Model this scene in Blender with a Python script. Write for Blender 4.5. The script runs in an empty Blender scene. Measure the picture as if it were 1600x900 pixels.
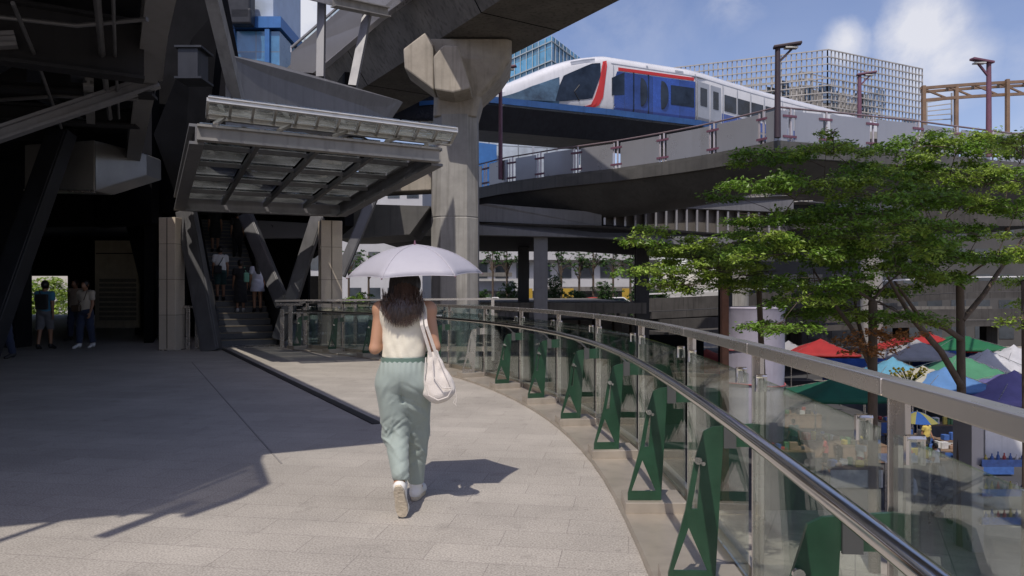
import bpy, bmesh, math, random
import numpy as np
from mathutils import Vector, Matrix, Euler, Quaternion

R = math.radians
random.seed(7)
rng = np.random.default_rng(7)
scene = bpy.context.scene
COL = scene.collection

# ------------------------------------------------------------------ camera
HC, HORIZ, FPX = 1.42, 456.0, 1150.0          # eye height (m), horizon row and focal length in 1600 px units
cam_data = bpy.data.cameras.new('camera')
cam = bpy.data.objects.new('camera', cam_data)
COL.objects.link(cam)
cam.location = (0, 0, HC)
cam.rotation_euler = (R(90), 0, 0)
cam_data.sensor_width = 36.0
cam_data.lens = FPX / 1600 * 36.0
cam_data.shift_y = (HORIZ - 450) / 1600.0
cam_data.clip_start = 0.05
cam_data.clip_end = 3000
scene.camera = cam

# ------------------------------------------------------------------ sun and sky
SUN_DIR = Vector((-0.17, -0.58, 1.0)).normalized()     # towards the sun
SUN_EL = math.asin(SUN_DIR.z)
world = bpy.data.worlds.new('World')
scene.world = world
world.use_nodes = True
wn, wl = world.node_tree.nodes, world.node_tree.links
bg = wn['Background']
SKY_STRENGTH = 0.128
bg.inputs['Strength'].default_value = SKY_STRENGTH
sky = wn.new('ShaderNodeTexSky')
sky.sky_type = 'NISHITA'
sky.sun_disc = False
sky.sun_elevation = SUN_EL
sky.sun_rotation = math.atan2(SUN_DIR.x, SUN_DIR.y)
sky.air_density = 1.0
sky.dust_density = 1.2
sky.ozone_density = 2.5


def world_clouds():
    tc = wn.new('ShaderNodeTexCoord')
    def math_(op, a, b=None, clamp=False):
        n = wn.new('ShaderNodeMath'); n.operation = op; n.use_clamp = clamp
        for i, v in enumerate((a, b)):
            if v is None: continue
            if isinstance(v, (int, float)): n.inputs[i].default_value = v
            else: wl.new(v, n.inputs[i])
        return n.outputs[0]
    noise = wn.new('ShaderNodeTexNoise')
    noise.inputs['Scale'].default_value = 7.0
    noise.inputs['Detail'].default_value = 9
    noise.inputs['Roughness'].default_value = 0.62
    noise.inputs['Distortion'].default_value = 0.3
    wl.new(tc.outputs['Generated'], noise.inputs['Vector'])
    total = None
    # bodies of cumulus: direction (x, y, z), angular radius, amount
    for (cx, cy, cz, rad, amt) in ((0.462, 0.836, 0.298, 0.066, 0.95), (0.488, 0.834, 0.258, 0.075, 0.6), (0.397, 0.868, 0.295, 0.04, 0.75), (0.575, 0.78, 0.24, 0.08, 0.3),
                                   (0.13, 0.9, 0.34, 0.16, 0.16), (0.27, 0.9, 0.365, 0.06, 0.35), (-0.27, 0.88, 0.36, 0.16, 1.0), (-0.9, 0.3, 0.4, 0.35, 0.8),
                                   (0.95, 0.1, 0.3, 0.3, 0.9), (0.2, -0.9, 0.4, 0.4, 0.7), (0.6, 0.7, 0.08, 0.2, 0.5)):
        v = Vector((cx, cy, cz)).normalized()
        d = wn.new('ShaderNodeVectorMath'); d.operation = 'DISTANCE'
        wl.new(tc.outputs['Generated'], d.inputs[0]); d.inputs[1].default_value = v
        m = math_('MULTIPLY', math_('SUBTRACT', 1.0, math_('DIVIDE', d.outputs['Value'], rad), True), amt)
        total = m if total is None else math_('MAXIMUM', total, m)
    n = math_('MULTIPLY', math_('SUBTRACT', noise.outputs['Fac'], 0.47), 2.6)
    # a thin even veil of cirrus everywhere, and the cumulus where the bodies are
    fac = math_('MULTIPLY', math_('ADD', math_('MULTIPLY', total, 1.25), n), math_('MINIMUM', math_('MULTIPLY', total, 3.0), 1.0), True)
    veil = wn.new('ShaderNodeTexNoise')
    veil.inputs['Scale'].default_value = 3.0; veil.inputs['Detail'].default_value = 6
    mp = wn.new('ShaderNodeMapping'); mp.inputs['Scale'].default_value = (1, 1, 2.5)
    wl.new(tc.outputs['Generated'], mp.inputs[0]); wl.new(mp.outputs[0], veil.inputs['Vector'])
    fac = math_('MAXIMUM', fac, math_('MULTIPLY', math_('SUBTRACT', veil.outputs['Fac'], 0.46), 0.4, True))
    fac = math_('MULTIPLY', fac, 0.86)
    tint = wn.new('ShaderNodeMix'); tint.data_type = 'RGBA'; tint.blend_type = 'MULTIPLY'
    tint.inputs['Factor'].default_value = 1.0
    wl.new(sky.outputs[0], tint.inputs[6]); tint.inputs[7].default_value = (1.42, 1.24, 1.33, 1)
    mix = wn.new('ShaderNodeMix'); mix.data_type = 'RGBA'
    wl.new(fac, mix.inputs['Factor'])
    wl.new(tint.outputs[2], mix.inputs[6])
    mix.inputs[7].default_value = (7.9, 7.9, 8.4, 1)
    wl.new(mix.outputs[2], bg.inputs['Color'])


world_clouds()

sun_data = bpy.data.lights.new('sun', 'SUN')
sun_data.energy = 4.4
sun_data.angle = R(0.53)
sun_data.color = (1.0, 0.93, 0.84)
sun = bpy.data.objects.new('sun', sun_data)
COL.objects.link(sun)
sun.rotation_euler = (-SUN_DIR).to_track_quat('-Z', 'Y').to_euler()
sun.location = (-6, -20, 40)

scene.view_settings.view_transform = 'Standard'
scene.view_settings.look = 'None'
scene.view_settings.exposure = -0.30
scene.view_settings.gamma = 1.0
scene.render.engine = 'CYCLES'
scene.cycles.max_bounces = 7
scene.cycles.diffuse_bounces = 3
scene.cycles.glossy_bounces = 4
scene.cycles.transmission_bounces = 4
scene.cycles.transparent_max_bounces = 24
scene.cycles.caustics_reflective = False
scene.cycles.caustics_refractive = False
scene.cycles.use_denoising = True


# ------------------------------------------------------------------ layout helpers
def W(px, py, d):
    """world point seen at photo pixel (px, py) at depth d"""
    return Vector(((px - 800) / FPX * d, d, HC + (HORIZ - py) / FPX * d))


def G(px, py, z=0.0):
    """world point at photo pixel on the level z"""
    d = FPX * (z - HC) / (HORIZ - py)
    return Vector(((px - 800) / FPX * d, d, z))


# ------------------------------------------------------------------ materials
MATS = {}


def new_mat(name):
    m = bpy.data.materials.new(name)
    m.use_nodes = True
    return m, m.node_tree.nodes, m.node_tree.links, m.node_tree.nodes['Principled BSDF']


def pbr(name, col, rough=0.6, metal=0.0, var=0.15, scale=3.0, bump=0.0, bscale=40.0, streak=0.0, streak_col=None, spec=0.5, stretch=(1, 1, 1), island=0.0, sheen=0.0, transl=0.0, coat=0.0):
    """a principled surface whose colour, gloss and relief are broken up by noise"""
    if name in MATS: return MATS[name]
    m, n, l, b = new_mat(name)
    b.inputs['Metallic'].default_value = metal
    b.inputs['Specular IOR Level'].default_value = spec
    b.inputs['Sheen Weight'].default_value = sheen
    b.inputs['Coat Weight'].default_value = coat
    tc = n.new('ShaderNodeTexCoord')
    geo = n.new('ShaderNodeNewGeometry')
    mp = n.new('ShaderNodeMapping'); mp.inputs['Scale'].default_value = stretch
    l.new(geo.outputs['Position'] if False else tc.outputs['Object'], mp.inputs['Vector'])
    nz = n.new('ShaderNodeTexNoise')
    nz.inputs['Scale'].default_value = scale; nz.inputs['Detail'].default_value = 8; nz.inputs['Roughness'].default_value = 0.65
    l.new(mp.outputs[0], nz.inputs['Vector'])
    ramp = n.new('ShaderNodeMapRange')
    ramp.inputs[1].default_value = 0.3; ramp.inputs[2].default_value = 0.7
    ramp.inputs[3].default_value = 1 - var; ramp.inputs[4].default_value = 1 + var
    l.new(nz.outputs['Fac'], ramp.inputs[0])
    hsv = n.new('ShaderNodeHueSaturation')
    hsv.inputs['Color'].default_value = (*col, 1)
    l.new(ramp.outputs[0], hsv.inputs['Value'])
    out = hsv.outputs[0]
    if island:
        rp = n.new('ShaderNodeMapRange')
        rp.inputs[3].default_value = 1 - island; rp.inputs[4].default_value = 1 + island
        l.new(geo.outputs['Random Per Island'], rp.inputs[0])
        h2 = n.new('ShaderNodeHueSaturation'); l.new(out, h2.inputs['Color']); l.new(rp.outputs[0], h2.inputs['Value'])
        out = h2.outputs[0]
    if streak:
        ms = n.new('ShaderNodeMapping'); ms.inputs['Scale'].default_value = (2.2, 2.2, 0.12)
        l.new(tc.outputs['Object'], ms.inputs['Vector'])
        ns = n.new('ShaderNodeTexNoise'); ns.inputs['Scale'].default_value = 3.0; ns.inputs['Detail'].default_value = 6
        l.new(ms.outputs[0], ns.inputs['Vector'])
        rs = n.new('ShaderNodeMapRange'); rs.inputs[1].default_value = 0.5; rs.inputs[2].default_value = 0.72
        rs.inputs[3].default_value = 0; rs.inputs[4].default_value = streak
        l.new(ns.outputs['Fac'], rs.inputs[0])
        mx = n.new('ShaderNodeMix'); mx.data_type = 'RGBA'
        l.new(rs.outputs[0], mx.inputs['Factor']); l.new(out, mx.inputs[6])
        sc = streak_col or tuple(c * 0.4 for c in col)
        mx.inputs[7].default_value = (*sc, 1)
        out = mx.outputs[2]
    l.new(out, b.inputs['Base Color'])
    rr = n.new('ShaderNodeMapRange'); rr.inputs[3].default_value = max(0.02, rough - 0.12); rr.inputs[4].default_value = min(1, rough + 0.12)
    l.new(nz.outputs['Fac'], rr.inputs[0]); l.new(rr.outputs[0], b.inputs['Roughness'])
    if bump:
        nb = n.new('ShaderNodeTexNoise'); nb.inputs['Scale'].default_value = bscale; nb.inputs['Detail'].default_value = 4
        l.new(mp.outputs[0], nb.inputs['Vector'])
        bp = n.new('ShaderNodeBump'); bp.inputs['Strength'].default_value = bump; bp.inputs['Distance'].default_value = 0.02
        l.new(nb.outputs['Fac'], bp.inputs['Height']); l.new(bp.outputs[0], b.inputs['Normal'])
    if transl:
        tr = n.new('ShaderNodeBsdfTranslucent'); l.new(out, tr.inputs['Color'])
        ms = n.new('ShaderNodeMixShader'); ms.inputs[0].default_value = transl
        l.new(b.outputs[0], ms.inputs[1]); l.new(tr.outputs[0], ms.inputs[2])
        l.new(ms.outputs[0], n['Material Output'].inputs['Surface'])
    MATS[name] = m
    return m


def glass(name, tint=(0.86, 0.92, 0.90), base=0.06, boost=1.0, rough=0.02, wob=0.0, frost=0.0):
    """thin architectural glass: clear with a Fresnel mirror on top"""
    if name in MATS: return MATS[name]
    m, n, l, b = new_mat(name)
    n.remove(b)
    tr = n.new('ShaderNodeBsdfTransparent'); tr.inputs[0].default_value = (*tint, 1)
    gl = n.new('ShaderNodeBsdfGlossy'); gl.inputs['Roughness'].default_value = rough
    gl.inputs['Color'].default_value = (0.9, 0.93, 0.92, 1)
    fr = n.new('ShaderNodeFresnel'); fr.inputs['IOR'].default_value = 1.5
    ma = n.new('ShaderNodeMath'); ma.operation = 'MULTIPLY_ADD'; ma.use_clamp = True
    ma.inputs[1].default_value = boost; ma.inputs[2].default_value = base
    l.new(fr.outputs[0], ma.inputs[0])
    if wob:
        tc = n.new('ShaderNodeTexCoord')
        nz = n.new('ShaderNodeTexNoise'); nz.inputs['Scale'].default_value = 2.5; nz.inputs['Detail'].default_value = 2
        l.new(tc.outputs['Object'], nz.inputs['Vector'])
        bp = n.new('ShaderNodeBump'); bp.inputs['Strength'].default_value = wob; bp.inputs['Distance'].default_value = 0.05
        l.new(nz.outputs['Fac'], bp.inputs['Height']); l.new(bp.outputs[0], gl.inputs['Normal'])
    body = tr.outputs[0]
    if frost:                                            # dusty glass scatters part of the light that passes
        tl = n.new('ShaderNodeBsdfTranslucent'); tl.inputs[0].default_value = (0.75, 0.76, 0.74, 1)
        fm = n.new('ShaderNodeMixShader')
        dn = n.new('ShaderNodeTexNoise'); dn.inputs['Scale'].default_value = 1.6; dn.inputs['Detail'].default_value = 6
        dt = n.new('ShaderNodeTexCoord'); l.new(dt.outputs['Object'], dn.inputs['Vector'])
        dr = n.new('ShaderNodeMapRange'); dr.inputs[1].default_value = 0.35; dr.inputs[2].default_value = 0.7; dr.inputs[3].default_value = frost * 0.3; dr.inputs[4].default_value = frost * 1.5
        l.new(dn.outputs['Fac'], dr.inputs[0]); l.new(dr.outputs[0], fm.inputs[0])
        l.new(tr.outputs[0], fm.inputs[1]); l.new(tl.outputs[0], fm.inputs[2]); body = fm.outputs[0]
    mx = n.new('ShaderNodeMixShader')
    l.new(ma.outputs[0], mx.inputs[0]); l.new(body, mx.inputs[1]); l.new(gl.outputs[0], mx.inputs[2])
    l.new(mx.outputs[0], n['Material Output'].inputs['Surface'])
    MATS[name] = m
    return m


def tiled(name, col, mortar, size, off, msize, rot=0.0, var=0.12, rough=0.7, bump=0.3, spec=0.4, speckle=0.12, tilevar=0.10, coords='Object', stains=0.0, loc=(0, 0, 0), metal=0.0):
    """rectangular units in courses, each with its own tone, joints between them and stains over all"""
    if name in MATS: return MATS[name]
    m, n, l, b = new_mat(name)
    tc = n.new('ShaderNodeTexCoord')
    mp = n.new('ShaderNodeMapping'); mp.inputs['Rotation'].default_value = rot if isinstance(rot, tuple) else (0, 0, rot)
    mp.inputs['Location'].default_value = loc
    l.new(tc.outputs[coords], mp.inputs['Vector'])
    br = n.new('ShaderNodeTexBrick')
    br.offset = off; br.squash = 1.0
    br.inputs['Scale'].default_value = 1.0
    br.inputs['Brick Width'].default_value = size[0]; br.inputs['Row Height'].default_value = size[1]
    br.inputs['Mortar Size'].default_value = msize; br.inputs['Mortar Smooth'].default_value = 0.3; br.inputs['Bias'].default_value = 0.0
    br.inputs['Color1'].default_value = (*[c * (1 - tilevar) for c in col], 1)
    br.inputs['Color2'].default_value = (*[c * (1 + tilevar) for c in col], 1)
    br.inputs['Mortar'].default_value = (*mortar, 1)
    l.new(mp.outputs[0], br.inputs['Vector'])
    fine = n.new('ShaderNodeTexNoise'); fine.inputs['Scale'].default_value = 90; fine.inputs['Detail'].default_value = 5
    l.new(tc.outputs['Object'], fine.inputs['Vector'])
    big = n.new('ShaderNodeTexNoise'); big.inputs['Scale'].default_value = 0.9; big.inputs['Detail'].default_value = 9; big.inputs['Roughness'].default_value = 0.7
    l.new(tc.outputs['Object'], big.inputs['Vector'])
    r1 = n.new('ShaderNodeMapRange'); r1.inputs[1].default_value = 0.3; r1.inputs[2].default_value = 0.7; r1.inputs[3].default_value = 1 - speckle; r1.inputs[4].default_value = 1 + speckle
    l.new(fine.outputs['Fac'], r1.inputs[0])
    r2 = n.new('ShaderNodeMapRange'); r2.inputs[1].default_value = 0.32; r2.inputs[2].default_value = 0.68; r2.inputs[3].default_value = 1 - var; r2.inputs[4].default_value = 1 + var
    l.new(big.outputs['Fac'], r2.inputs[0])
    mu = n.new('ShaderNodeMath'); mu.operation = 'MULTIPLY'
    l.new(r1.outputs[0], mu.inputs[0]); l.new(r2.outputs[0], mu.inputs[1])
    hsv = n.new('ShaderNodeHueSaturation'); l.new(br.outputs['Color'], hsv.inputs['Color']); l.new(mu.outputs[0], hsv.inputs['Value'])
    out = hsv.outputs[0]
    if stains:
        sp = n.new('ShaderNodeTexNoise'); sp.inputs['Scale'].default_value = 5.5; sp.inputs['Detail'].default_value = 3; sp.inputs['Roughness'].default_value = 0.5
        l.new(tc.outputs['Object'], sp.inputs['Vector'])
        rs = n.new('ShaderNodeMapRange'); rs.inputs[1].default_value = 0.60; rs.inputs[2].default_value = 0.72; rs.inputs[3].default_value = 0; rs.inputs[4].default_value = stains
        l.new(sp.outputs['Fac'], rs.inputs[0])
        vo = n.new('ShaderNodeTexVoronoi'); vo.inputs['Scale'].default_value = 2.3; l.new(tc.outputs['Object'], vo.inputs['Vector'])
        rv = n.new('ShaderNodeMapRange'); rv.inputs[1].default_value = 0.035; rv.inputs[2].default_value = 0.05; rv.inputs[3].default_value = stains * 1.3; rv.inputs[4].default_value = 0
        l.new(vo.outputs['Distance'], rv.inputs[0])
        mxm = n.new('ShaderNodeMath'); mxm.operation = 'MAXIMUM'; l.new(rs.outputs[0], mxm.inputs[0]); l.new(rv.outputs[0], mxm.inputs[1])
        ms = n.new('ShaderNodeMix'); ms.data_type = 'RGBA'; l.new(mxm.outputs[0], ms.inputs['Factor']); l.new(out, ms.inputs[6]); ms.inputs[7].default_value = (*[c * 0.55 for c in mortar], 1)
        out = ms.outputs[2]
    l.new(out, b.inputs['Base Color'])
    b.inputs['Metallic'].default_value = metal
    b.inputs['Specular IOR Level'].default_value = spec
    r3 = n.new('ShaderNodeMapRange'); r3.inputs[3].default_value = rough - 0.15; r3.inputs[4].default_value = min(1, rough + 0.15)
    l.new(big.outputs['Fac'], r3.inputs[0]); l.new(r3.outputs[0], b.inputs['Roughness'])
    if bump:
        ad = n.new('ShaderNodeMath'); ad.operation = 'MULTIPLY_ADD'; ad.inputs[1].default_value = -1.0
        l.new(br.outputs['Fac'], ad.inputs[0])
        sc = n.new('ShaderNodeMath'); sc.operation = 'MULTIPLY'; sc.inputs[1].default_value = 0.25
        l.new(fine.outputs['Fac'], sc.inputs[0]); l.new(sc.outputs[0], ad.inputs[2])
        bp = n.new('ShaderNodeBump'); bp.inputs['Strength'].default_value = bump; bp.inputs['Distance'].default_value = 0.008
        l.new(ad.outputs[0], bp.inputs['Height']); l.new(bp.outputs[0], b.inputs['Normal'])
    MATS[name] = m
    return m


# ------------------------------------------------------------------ mesh building
WLOC = {}


def tag(o, label=None, cat=None, group=None, kind=None):
    if label: o['label'] = label
    if cat: o['category'] = cat
    if group: o['group'] = group
    if kind: o['kind'] = kind
    return o


def wloc(o):
    return WLOC.get(o.name, Vector((0, 0, 0))) if o is not None else Vector((0, 0, 0))


def thing(name, label, cat, loc=(0, 0, 0), group=None, rz=0.0):
    o = bpy.data.objects.new(name, None)
    COL.objects.link(o)
    o.empty_display_size = 0.2
    o.location = loc
    o.rotation_euler = (0, 0, rz)
    WLOC[o.name] = Vector(loc)
    return tag(o, label, cat, group)


def dup(root, loc, rz=0.0, label=None, group=None):
    """a copy of a thing with copies of its parts and sub-parts"""
    r = root.copy(); COL.objects.link(r)
    r.location = loc; r.rotation_euler = (0, 0, rz)
    if label: r['label'] = label
    if group: r['group'] = group
    for ch in list(root.children):
        c = ch.copy(); COL.objects.link(c); c.parent = r
        for g in ch.children:
            e = g.copy(); COL.objects.link(e); e.parent = c
    return r


class MB:
    def __init__(s):
        s.v = []; s.f = []

    def add(s, vs, fs):
        o = len(s.v)
        s.v.extend([tuple(x) for x in vs]); s.f.extend([tuple(i + o for i in f) for f in fs])
        return s

    def box(s, c, size, rot=None):
        c = Vector(c); h = Vector(size) * 0.5
        m = rot.to_matrix() if hasattr(rot, 'to_matrix') else (rot or Matrix.Identity(3))
        vs = [c + m @ Vector((x * h.x, y * h.y, z * h.z)) for z in (-1, 1) for x, y in ((-1, -1), (1, -1), (1, 1), (-1, 1))]
        return s.add(vs, [(3, 2, 1, 0), (4, 5, 6, 7), (0, 1, 5, 4), (1, 2, 6, 5), (2, 3, 7, 6), (3, 0, 4, 7)])

    def bar(s, p0, p1, w, h, up=(0, 0, 1)):
        """a bar of section w (sideways) by h (along up) from p0 to p1"""
        p0, p1 = Vector(p0), Vector(p1)
        d = (p1 - p0).normalized(); up = Vector(up)
        x = d.cross(up)
        if x.length < 1e-4: x = d.cross(Vector((0, 1, 0)))
        x.normalize(); z = x.cross(d)
        vs = [p + x * (a * w / 2) + z * (b * h / 2) for p in (p0, p1) for a, b in ((-1, -1), (1, -1), (1, 1), (-1, 1))]
        return s.add(vs, [(3, 2, 1, 0), (4, 5, 6, 7), (0, 1, 5, 4), (1, 2, 6, 5), (2, 3, 7, 6), (3, 0, 4, 7)])

    def ibeam(s, p0, p1, w, h, t=0.04, up=(0, 0, 1)):
        p0, p1 = Vector(p0), Vector(p1)
        d = (p1 - p0).normalized(); x = d.cross(Vector(up)).normalized(); z = x.cross(d)
        s.bar(p0 + z * (h - t) / 2, p1 + z * (h - t) / 2, w, t, up)
        s.bar(p0 - z * (h - t) / 2, p1 - z * (h - t) / 2, w, t, up)
        return s.bar(p0, p1, t, h - 2 * t, up)

    def path(s, pts, w, h, up=(0, 0, 1), closed=False):
        """a rectangular section swept along a polyline with mitred corners"""
        n = len(pts); pts = [Vector(p) for p in pts]; rings = []
        for i, p in enumerate(pts):
            a = pts[max(i - 1, 0)]; b = pts[min(i + 1, n - 1)]
            d = (b - a).normalized(); x = d.cross(Vector(up)).normalized(); z = x.cross(d)
            rings.append([p + x * (u * w / 2) + z * (v * h / 2) for u, v in ((-1, -1), (1, -1), (1, 1), (-1, 1))])
        return s.loft(rings)

    def tube(s, pts, r, n=10, cap=True):
        pts = [Vector(p) for p in pts]; k = len(pts)
        rs = r if isinstance(r, (list, tuple)) else [r] * k
        rings = []; ref = None
        for i, p in enumerate(pts):
            d = (pts[min(i + 1, k - 1)] - pts[max(i - 1, 0)])
            if d.length < 1e-9: d = Vector((0, 0, 1))
            d.normalize()
            if ref is None: ref = d.orthogonal().normalized()
            ref = (ref - d * ref.dot(d))
            if ref.length < 1e-5: ref = d.orthogonal()
            ref.normalize(); y = d.cross(ref)
            rings.append([p + ref * (rs[i] * math.cos(2 * math.pi * j / n)) + y * (rs[i] * math.sin(2 * math.pi * j / n)) for j in range(n)])
        return s.loft(rings, cap)

    def loft(s, rings, cap=True, close=True):
        n = len(rings[0]); vs = [p for r in rings for p in r]; fs = []
        for i in range(len(rings) - 1):
            for j in range(n if close else n - 1):
                a, b = i * n + j, i * n + (j + 1) % n
                fs.append((a, b, b + n, a + n))
        if cap and close:
            fs.append(tuple(range(n - 1, -1, -1))); fs.append(tuple(range((len(rings) - 1) * n, len(rings) * n)))
        return s.add(vs, fs)

    def prism(s, poly, vec):
        """polygon (world points) given thickness along vec"""
        vec = Vector(vec); n = len(poly); a = [Vector(p) for p in poly]; b = [p + vec for p in a]
        return s.add(a + b, [tuple(range(n - 1, -1, -1)), tuple(range(n, 2 * n))] + [(i, (i + 1) % n, n + (i + 1) % n, n + i) for i in range(n)])

    def quad(s, a, b, c, d):
        return s.add([a, b, c, d], [(0, 1, 2, 3)])

    def sphere(s, c, r, nu=12, nv=8):
        c = Vector(c); r = Vector(r) if hasattr(r, '__len__') else Vector((r, r, r))
        rings = []
        for i in range(nv + 1):
            t = math.pi * i / nv; k = max(math.sin(t), 0.002)
            rings.append([c + Vector((r.x * k * math.cos(2 * math.pi * j / nu), r.y * k * math.sin(2 * math.pi * j / nu), -r.z * math.cos(t))) for j in range(nu)])
        return s.loft(rings)

    def build(s, name, mat, parent=None, loc=None, smooth=False, angle=40, bevel=0.0, local=False, subsurf=0):
        me = bpy.data.meshes.new(name)
        root = Vector(loc) if loc is not None else Vector((0, 0, 0))
        base = Vector((0, 0, 0)) if local else (wloc(parent) if parent is not None else root)
        vs = [tuple(Vector(v) - base) for v in s.v]
        me.from_pydata(vs, [], s.f)
        bm = bmesh.new(); bm.from_mesh(me)
        bmesh.ops.recalc_face_normals(bm, faces=bm.faces)
        bm.to_mesh(me); bm.free()
        if smooth:
            me.polygons.foreach_set('use_smooth', [True] * len(me.polygons))
            if angle < 180:
                me.set_sharp_from_angle(angle=R(angle))
        me.materials.append(mat)
        o = bpy.data.objects.new(name, me)
        COL.objects.link(o)
        if parent is not None:
            o.parent = parent
            WLOC[o.name] = base.copy()
        elif loc is not None:
            o.location = loc; WLOC[o.name] = root
        if bevel:
            b = o.modifiers.new('bevel', 'BEVEL'); b.width = bevel; b.segments = 2; b.limit_method = 'ANGLE'; b.angle_limit = R(35)
        if subsurf:
            b = o.modifiers.new('subsurf', 'SUBSURF'); b.levels = subsurf; b.render_levels = subsurf
        return o


# ------------------------------------------------------------------ implicit surfaces for bodies, clothes and bags
class SDF:
    def __init__(s, lo, hi, h):
        s.lo = np.array(lo, float); s.h = h
        s.n = np.ceil((np.array(hi) - s.lo) / h).astype(int) + 1
        s.F = np.full(s.n, 1.0, np.float32)

    def region(s, lo, hi):
        i0 = np.clip(np.floor((np.array(lo) - s.lo) / s.h).astype(int), 0, s.n - 1)
        i1 = np.clip(np.ceil((np.array(hi) - s.lo) / s.h).astype(int) + 1, 1, s.n)
        sl = tuple(slice(a, b) for a, b in zip(i0, i1))
        g = [s.lo[k] + s.h * np.arange(i0[k], i1[k]) for k in range(3)]
        X, Y, Z = np.meshgrid(*g, indexing='ij', sparse=True)
        return sl, X, Y, Z

    def mix(s, sl, d, k, op):
        a = s.F[sl]
        if op == 'sub': d = -d
        if k <= 0:
            s.F[sl] = np.minimum(a, d) if op == 'add' else np.maximum(a, d); return
        if op == 'add':
            h = np.clip(0.5 + 0.5 * (a - d) / k, 0, 1); s.F[sl] = a * (1 - h) + d * h - k * h * (1 - h)
        else:
            h = np.clip(0.5 - 0.5 * (a - d) / k, 0, 1); s.F[sl] = a * (1 - h) + d * h + k * h * (1 - h)

    def cone(s, a, b, r1, r2, k=0.02, op='add', flat=(1, 1, 1)):
        """a limb from a to b with radius r1 to r2, FLAT squeezes it along the axes"""
        a, b, fl = np.array(a, float), np.array(b, float), np.array(flat, float)
        m = max(r1, r2) * max(1, fl.max()) + k + 0.06
        sl, X, Y, Z = s.region(np.minimum(a, b) - m, np.maximum(a, b) + m)
        A, B = a / fl, b / fl; d = B - A; L = max(d @ d, 1e-9)
        x, y, z = X / fl[0] - A[0], Y / fl[1] - A[1], Z / fl[2] - A[2]
        t = np.clip((x * d[0] + y * d[1] + z * d[2]) / L, 0, 1)
        dist = np.sqrt((x - t * d[0]) ** 2 + (y - t * d[1]) ** 2 + (z - t * d[2]) ** 2) - (r1 + (r2 - r1) * t)
        s.mix(sl, dist * fl.min(), k, op); return s

    def ell(s, c, r, k=0.02, op='add', rot=None):
        c, r = np.array(c, float), np.array(r, float); m = r.max() + k + 0.06
        sl, X, Y, Z = s.region(c - m, c + m)
        x, y, z = X - c[0], Y - c[1], Z - c[2]
        if rot is not None:
            q = np.array(Euler(rot).to_matrix().transposed())
            x, y, z = q[0, 0] * x + q[0, 1] * y + q[0, 2] * z, q[1, 0] * x + q[1, 1] * y + q[1, 2] * z, q[2, 0] * x + q[2, 1] * y + q[2, 2] * z
        k0 = np.sqrt((x / r[0]) ** 2 + (y / r[1]) ** 2 + (z / r[2]) ** 2)
        k1 = np.sqrt((x / r[0] ** 2) ** 2 + (y / r[1] ** 2) ** 2 + (z / r[2] ** 2) ** 2) + 1e-9
        s.mix(sl, k0 * (k0 - 1) / k1, k, op); return s

    def each(s, fn):
        g = [s.lo[k] + s.h * np.arange(s.n[k]) for k in range(3)]
        X, Y, Z = np.meshgrid(*g, indexing='ij', sparse=True)
        s.F = fn(s.F, X, Y, Z).astype(np.float32); return s

    def mesh(s):
        F = s.F; I = F < 0
        nx, ny, nz = F.shape
        cs = (nx - 1, ny - 1, nz - 1)
        acc = np.zeros(cs + (3,), np.float32); cnt = np.zeros(cs, np.float32)
        def sub(A, o): return A[o[0]:o[0] + cs[0], o[1]:o[1] + cs[1], o[2]:o[2] + cs[2]]
        for ax in range(3):
            oth = [k for k in range(3) if k != ax]
            for p in (0, 1):
                for q in (0, 1):
                    o0 = [0, 0, 0]; o0[oth[0]] = p; o0[oth[1]] = q
                    o1 = list(o0); o1[ax] = 1
                    a, b = sub(F, o0), sub(F, o1)
                    mk = (a < 0) != (b < 0)
                    t = np.where(mk, a / np.where(mk, a - b, 1), 0)
                    for k in range(3):
                        acc[..., k] += np.where(mk, t if k == ax else o0[k], 0)
                    cnt += mk
        act = cnt > 0
        idx = np.full(cs, -1, np.int64); idx[act] = np.arange(act.sum())
        ijk = np.argwhere(act)
        V = s.lo + s.h * (ijk + acc[act] / cnt[act][:, None])
        faces = []
        for ax in range(3):
            u, w = [(1, 2), (2, 0), (0, 1)][ax]
            o1 = [0, 0, 0]; o1[ax] = 1
            A = I[:-1 if ax == 0 else None, :-1 if ax == 1 else None, :-1 if ax == 2 else None]
            B = I[(1 if ax == 0 else 0):, (1 if ax == 1 else 0):, (1 if ax == 2 else 0):]
            e = np.argwhere(A != B)
            if not len(e): continue
            flip = A[tuple(e.T)]
            ok = (e[:, u] > 0) & (e[:, w] > 0) & (e[:, u] < cs[u]) & (e[:, w] < cs[w])
            e, flip = e[ok], flip[ok]
            q = []
            for du, dw in ((1, 1), (0, 1), (0, 0), (1, 0)):
                c = e.copy(); c[:, u] -= du; c[:, w] -= dw
                q.append(idx[tuple(c.T)])
            q = np.stack(q, 1); q[~flip] = q[~flip][:, ::-1]
            faces.append(q)
        return V, np.concatenate(faces)

    def build(s, name, mat, parent=None, loc=(0, 0, 0), rz=0.0, relax=1):
        V, Fc = s.mesh()
        for _ in range(relax):
            S = np.zeros_like(V); C = np.zeros(len(V))
            for i in range(4):
                np.add.at(S, Fc[:, i], V[Fc[:, (i + 1) % 4]] + V[Fc[:, (i + 3) % 4]]); np.add.at(C, Fc[:, i], 2)
            V = 0.5 * V + 0.5 * S / np.maximum(C, 1)[:, None]
        me = bpy.data.meshes.new(name)
        me.vertices.add(len(V)); me.vertices.foreach_set('co', V.astype(np.float32).ravel())
        me.loops.add(len(Fc) * 4); me.loops.foreach_set('vertex_index', Fc.astype(np.int32).ravel())
        me.polygons.add(len(Fc)); me.polygons.foreach_set('loop_start', np.arange(0, len(Fc) * 4, 4, dtype=np.int32))
        me.update(calc_edges=True); me.validate()
        me.polygons.foreach_set('use_smooth', [True] * len(me.polygons))
        me.materials.append(mat)
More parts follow.
